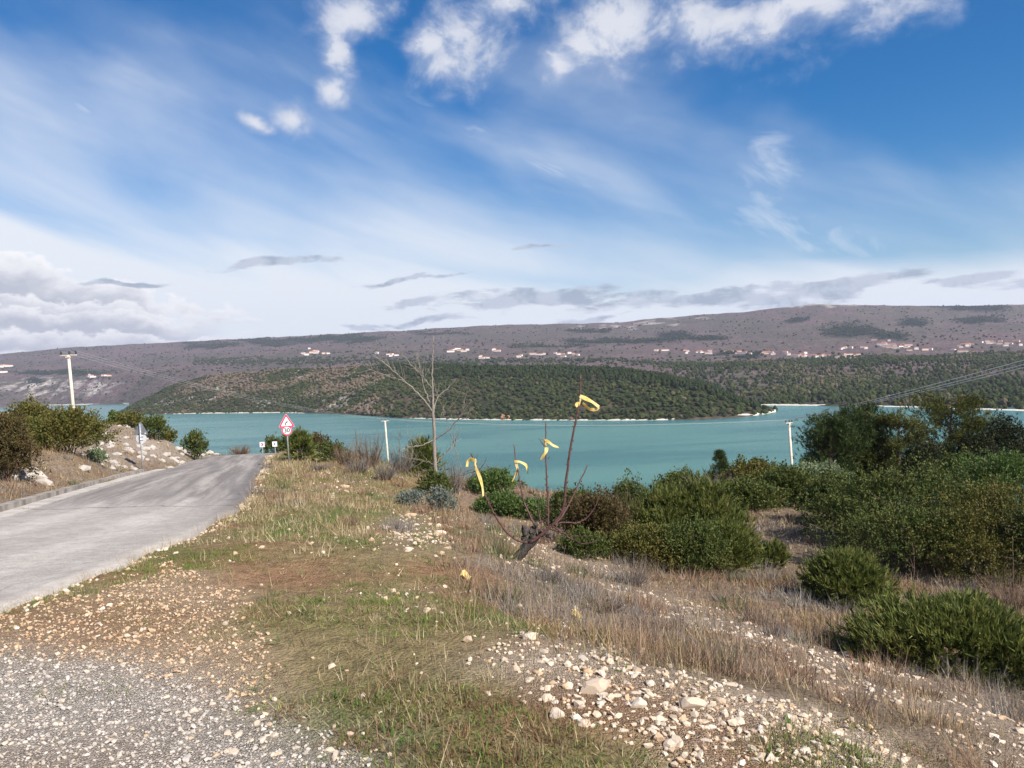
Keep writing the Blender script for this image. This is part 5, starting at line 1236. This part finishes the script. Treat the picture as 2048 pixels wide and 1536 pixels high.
BR = [([(1110, 530), (1050, 450), (930, 330), (830, 240), (740, 170)], .036, (0, -.8), 6), ([(930, 330), (850, 305), (760, 270), (690, 250)], .018, (-.4, -.7), 3), ([(1102, 380), (1040, 300), (970, 220), (910, 160)], .022, (0, .6), 4), ([(1105, 500), (1060, 400), (1030, 280), (1010, 150)], .025, (0, .5), 4),
      ([(1112, 530), (1128, 450), (1145, 415), (1200, 380), (1215, 355)], .022, (0, .5), 3), ([(1122, 700), (1200, 650), (1260, 580), (1300, 530), (1305, 460)], .026, (0, -.5), 4), ([(1270, 575), (1320, 562), (1370, 545)], .014, (-.4, -.6), 2), ([(1115, 705), (1030, 740), (940, 750), (890, 775)], .024, (0, -.6), 4),
      ([(940, 747), (955, 720), (962, 690)], .012, (-.5, -.5), 2), ([(1125, 860), (1150, 820), (1220, 760), (1250, 715)], .02, (0, .4), 4), ([(1115, 585), (1170, 555), (1200, 515)], .012, (0, .2), 2), ([(1112, 860), (1020, 830), (930, 815)], .014, (0, -.5), 2), ([(1104, 300), (1075, 260), (1085, 200)], .012, (0, .2), 2),
      ([(1125, 965), (1000, 965), (900, 955)], .02, (0, -.5), 3), ([(1130, 955), (1230, 950), (1330, 900), (1400, 870)], .018, (0, -.4), 4), ([(1290, 910), (1265, 800), (1240, 720)], .016, (-.2, -.2), 3)]
for L, rad, dd, ntw in BR:
    P = bend(tp(L, dd), 20, .015); g = Geo(); g.tube(P, np.linspace(rad * .85, rad * .4, 20), 6)
    for q in range(int(ntw * 2.5)):
        i = int(rng.integers(5, 20)); dv = unit(unit(P[-1] - P[0]) + rng.normal(size=3) * .6 + [0, 0, .35]); Ln = rng.uniform(.2, .7)
        g.tube(bend(np.array([P[i], P[i] + dv * Ln * .5 + rng.normal(size=3) * .04, P[i] + dv * Ln + [0, 0, .05]]), 6, .006), np.linspace(.008, .004, 6), 4)
    child('branch', g, 'bark_grey', bare)
# spindly dead stalks standing by the thicket and on the right slope
def stalk(px, py, ytop, d, label, lean=0.0, mat='twig_brown', rad=None):
    p0 = pt(px, py, d); p0[2] = float(gz(p0[0], p0[1])); p1 = pt(px + lean, ytop, d); r_ = rad or d * .0006
    root = empty('dead_stalk', tuple(p0), label, 'plant', 'dead stalks'); g = Geo(); P = bend(np.array([p0, (p0 + p1) / 2 + rng.normal(size=3) * .03, p1]), 10, .008); g.tube(P, np.linspace(r_, r_ * .4, 10), 5); child('stem', g, mat, root)
    for q in range(5):
        i = int(rng.integers(4, 10)); dv = unit(rng.normal(size=3) * .7 + [0, 0, .6]) * np.linalg.norm(p1 - p0) * rng.uniform(.12, .3); g = Geo(); g.tube(np.array([P[i], P[i] + dv * .5 + [0, 0, -.01], P[i] + dv]), [r_ * .5, r_ * .4, r_ * .2], 4); child('twig', g, mat, root)
for a in [(712, 925, 860, 30, 'tall pale dead stalk left of the middle pole'), (722, 925, 880, 30, 'shorter pale dead stalk left of the middle pole'), (798, 915, 862, 28, 'reddish dead stalk right of the middle pole'), (1522, 1320, 1230, 6.7, 'thin dark stalk on the dry bank', 3.), (1542, 1325, 1240, 6.7, 'second thin stalk on the dry bank', 2.),
          (1820, 1155, 1085, 12, 'pale stalk in front of the dark thicket', 4.), (1940, 1390, 1330, 6.4, 'long stalk before the big juniper', -34.), (1130, 1190, 1090, 8.4, 'dark dry stalk below the stump', 2.), (1170, 1200, 1120, 8.2, 'second dark dry stalk below the stump', 4.), (2040, 1180, 1075, 10, 'thin bare sapling at the right edge', -14.)]: stalk(*a)
# thorny dry canes below the stump
for i, (px, py, yt, wp, d) in enumerate([(1095, 1200, 1125, 90, 8.0), (1200, 1255, 1190, 120, 7.2), (1290, 1280, 1230, 90, 6.8)]):
    shrub('twiggy', px, yt, wp, d, ['dry grey canes just below the pruned stump', 'tangle of dry twigs between bank and track', 'low dry tuft on the bank above the track'][i], mat='twig_brown' if i else 'twig_grey', dens=1.2)

# ------------------------------------------------------------------ power line
def pole(px, ytop, d, rb, rt, arm_dir, arm_len, label, tilt):
    p1 = pt(px, ytop, d); p0 = p1.copy(); p0[0] += tilt; p0[2] = float(gz(p0[0], p0[1]))
    root = empty('utility_pole', tuple(p0), label, 'utility pole', 'concrete poles of the power line')
    g = Geo(); g.tube(np.array([p0 - [0, 0, .5], (p0 + p1) / 2, p1]), [rb, (rb + rt) / 2, rt], 12); child('pole', g, 'concrete_pole', root)
    a = np.array([*arm_dir, 0.0]); a /= np.linalg.norm(a); b_ = np.array([-a[1], a[0], 0]); Rm = np.stack([a, b_, [0, 0, 1]], 1)
    g = Geo(); g.box(p1 + [0, 0, .02], (arm_len, .09, .07), Rm); g.box(p1 + [0, 0, -.12], (.34, .30, .10), Rm); child('crossarm', g, 'concrete_pole', root, False)
    tops = []
    for q in (-.46, 0.06, .46):
        c_ = p1 + a * arm_len * q + [0, 0, .07]; g = Geo()
        g.tube(np.array([c_, c_ + [0, 0, .05], c_ + [0, 0, .06], c_ + [0, 0, .16], c_ + [0, 0, .17], c_ + [0, 0, .26]]), [.03, .03, .085, .075, .055, .05], 10); child('insulator', g, 'insulator', root); tops.append(c_ + [0, 0, .27])
    return np.array(tops)
tl = pole(137, 711, 60, .135, .10, (1, -.2), 1.45, 'tall pale concrete pole behind the left bushes', .28)
tm = pole(770, 842, 120, .17, .12, (.9, .45), 1.3, 'small distant concrete pole left of the bare tree', .5)
tr3 = pole(1578, 846, 85, .165, .12, (.8, .5), 1.1, 'concrete pole left of the pines', .35)
ends = np.array([pt(2500, 590, 47.), pt(2500, 606, 46.), pt(2500, 617, 45.)])
lead = np.array([pt(-260, 640, 28.), pt(-270, 640, 27.), pt(-280, 640, 26.)])
for q in range(3):
    pts = [tl[q][None]]; rads = [np.array([.005])]
    for A_, B_, sag, rw in ((tl[q], tm[q], .9, .005), (tm[q], tr3[q], .8, .010), (tr3[q], ends[q], .35, .026)):
        s = np.linspace(0, 1, 30)[1:, None]; pts.append(A_ + (B_ - A_) * s - np.array([0, 0, 1.0]) * sag * 4 * s * (1 - s)); rads.append(np.full(29, rw))
    P = np.vstack(pts); g = Geo(); g.tube(P, np.concatenate(rads), 5)
    o = obj('power_line', g.mesh('power_line', 'wire')); tag(o, ['uppermost of the three power line wires where they leave the picture on the right', 'middle one of the three power line wires at the right edge', 'lowest of the three power line wires at the right edge'][q], 'wire', 'three wires of the power line')

# ------------------------------------------------------------------ road signs
def prism(poly, depth, y0=0.0):                  # polygon in x,z extruded along +y
    n = len(poly); a = np.array([(p[0], y0, p[1]) for p in poly]); V = np.vstack([a, a + [0, depth, 0]]); c0 = np.array([a.mean(0), a.mean(0) + [0, depth, 0]]); V = np.vstack([V, c0]); F = []
    for i in range(n):
        j = (i + 1) % n; F += [(i, i + n, j + n, j), (2 * n, 2 * n, i, j), (2 * n + 1, 2 * n + 1, j + n, i + n)]
    return V, np.array(F)
def rtri(s, r=.12, cx=0, cz=0):                  # rounded triangle, side s, centred
    out = []; R_ = s / math.sqrt(3) * (1 - r)
    for k in range(3):
        a0 = math.pi / 2 + k * 2 * math.pi / 3; c = (R_ * math.cos(a0), R_ * math.sin(a0))
        for q in np.linspace(-1, 1, 7): a = a0 + q * math.pi / 3; out.append((cx + c[0] + s * r * .5 * math.cos(a), cz + c[1] + s * r * .5 * math.sin(a)))
    return out
def disc(r, n=36): return [(r * math.cos(a), r * math.sin(a)) for a in np.linspace(0, 2 * np.pi, n, endpoint=False)]
def part(name, poly, depth, y0, mat, root, loc=(0, 0, 0)):
    g = Geo(); g.add(*prism(poly, depth, y0)); o = obj(name, g.mesh(name, mat), root); o.location = loc; return o
def text_mesh(txt, size, mat):
    cu = bpy.data.curves.new('numerals', 'FONT'); cu.body = txt; cu.size = size; cu.align_x = 'CENTER'; cu.align_y = 'CENTER'; cu.extrude = .002; cu.offset = size * .02
    tmp = bpy.data.objects.new('numerals_tmp', cu); COL.objects.link(tmp); bpy.context.view_layer.update()
    me = bpy.data.meshes.new_from_object(tmp.evaluated_get(bpy.context.evaluated_depsgraph_get())); bpy.data.objects.remove(tmp); bpy.data.curves.remove(cu)
    me.materials.clear(); me.materials.append(MAT[mat]); return me
def sign_pole(root, h, back=.03):
    g = Geo(); g.tube(np.array([[0, back + .03, -.3], [0, back + .03, h * .5], [0, back + .03, h]]), [.03, .03, .03], 10); obj('pole', g.mesh('pole', 'galvanised', True), root)
d = 33.0; pz = pt(577, 900, d); z0 = float(gz(pz[0], pz[1])); top = pt(572, 830, d)[2]; mt = pt(572, 844, d)[2] - z0 - .03; mc = pt(573.5, 861, d)[2] - z0
rs = empty('road_sign', (pz[0], pz[1], z0), 'red-rimmed bend warning triangle over a 30 limit disc', 'road sign'); rs.rotation_euler = (0, math.radians(-1.2), math.radians(14))
sign_pole(rs, top - z0)
tri = part('warning_plate', rtri(.64, .13), .012, 0, 'sign_back_pale', rs, (0, 0, mt))
part('border', rtri(.62, .13), .004, -.0045, 'sign_red', tri); part('panel', rtri(.44, .09, 0, -.004), .004, -.0075, 'sign_white', tri)
ar = [(-.055, -.12), (-.02, -.12), (-.02, -.035), (.045, -.005), (.045, .045), (.068, .045), (.03, .105), (-.008, .045), (.012, .045), (.012, .018), (-.055, -.012)]
arrow = part('symbol', [(-.055, -.115), (-.018, -.115), (-.018, -.03), (-.055, -.03)], .003, -.0115, 'sign_black', tri)
part('symbol', [(-.055, -.029), (-.018, -.029), (.047, .004), (.047, .034), (.010, .034), (-.055, .000)], .003, -.0115, 'sign_black', tri)
part('symbol', [(-.004, .035), (.062, .035), (.029, .10)], .003, -.0115, 'sign_black', tri)
dc = part('limit_plate', disc(.215), .012, 0, 'sign_back_pale', rs, (0, 0, mc)); part('border', disc(.210), .004, -.0045, 'sign_red', dc); part('panel', disc(.158), .004, -.0075, 'sign_white', dc)
nm = obj('numerals', text_mesh('30', .25, 'sign_black'), dc); nm.location = (0, -.011, 0); nm.rotation_euler = (math.radians(90), 0, 0)
for zz in (mt, mc):
    g = Geo(); g.box((0, .035, zz), (.10, .05, .04)); obj('bracket', g.mesh('bracket', 'galvanised'), rs)
# the sign for oncoming traffic, seen from behind
d = 31.5; pz = pt(286, 938, d); z0 = float(gz(pz[0], pz[1])) ; z0 = max(z0, float(road_z(d)) - .02); top = pt(283, 847, d)[2]; mt = pt(283, 859, d)[2] - z0 - .03; mc = pt(284, 877, d)[2] - z0
rs = empty('road_sign', (pz[0], pz[1], z0), 'grey back of a triangle and disc sign left of the road', 'road sign'); rs.rotation_euler = (0, math.radians(-1.0), math.radians(-8))
g = Geo(); g.tube(np.array([[0, -.035, -.3], [0, -.035, .9], [0, -.035, top - z0]]), [.03, .03, .03], 10); obj('pole', g.mesh('pole', 'galvanised', True), rs)
tri = part('warning_plate', rtri(.62, .10), .014, 0, 'sign_back', rs, (0, 0, mt)); part('face', rtri(.60, .10), .003, .0145, 'sign_red', tri)
dc = part('limit_plate', disc(.225), .014, 0, 'sign_back_pale', rs, (0, 0, mc)); part('face', disc(.215), .003, .0145, 'sign_red', dc)
for zz in (mt - .1, mc + .07, mc - .07):
    g = Geo(); g.box((0, -.006, zz), (.20, .012, .03)); g.box((0, -.035, zz), (.075, .07, .028)); obj('bracket', g.mesh('bracket', 'galvanised'), rs)
part('sticker', [(-.03, -.02), (.03, -.02), (.03, .02), (-.03, .02)], .002, -.003, 'sign_white', tri, (.2, 0, -.13))
# low white markers on the outside of the bend
for (px, py, yt, red, lab) in [(525, 904, 884, True, 'small white marker with red figure at the end of the road'), (550, 900, 883, False, 'small plain white marker right of the red one at the bend')]:
    d = 55.; p = pt(px, py, d); z0 = min(float(gz(p[0], p[1])), p[2]); zt = pt(px, yt, d)[2]; rt = empty('road_marker', (p[0], p[1], z0), lab, 'road marker'); hh = zt - z0
    g = Geo(); g.tube(np.array([[0, .03, -.2], [0, .03, hh * .5], [0, .03, hh]]), [.03] * 3, 8); obj('post', g.mesh('post', 'galvanised'), rt)
    pl = part('panel', [(-.17, -.18), (.17, -.18), (.17, .18), (-.17, .18)], .012, -.01, 'sign_white', rt, (0, 0, hh - .18))
    if red:
        part('chevron', [(-.10, .12), (.0, .12), (.11, .0), (.0, -.12), (-.10, -.12), (.0, 0)], .003, -.0145, 'sign_red', pl)
    else: part('symbol', [(-.03, -.08), (.03, -.08), (.03, .08), (-.03, .08)], .003, -.0145, 'sign_black', pl)

# ------------------------------------------------------------------ haze over the bay
hz = Geo(); hz.box((0, 3900, 250), (15600, 9000, 660)); 
hm = bpy.data.materials.new('haze'); hm.use_nodes = True; ht = NT(hm.node_tree); ht.n.clear()
pv = ht.node('ShaderNodeVolumePrincipled'); pv.inputs['Density'].default_value = 5.0e-5; pv.inputs['Color'].default_value = (0.76, 0.79, 1.0, 1); pv.inputs['Anisotropy'].default_value = 0.1
ho = ht.node('ShaderNodeOutputMaterial'); ht.l.new(pv.outputs[0], ho.inputs['Volume'])
MAT['haze'] = hm
o = obj('haze', hz.mesh('haze', 'haze')); tag(o, kind='stuff')
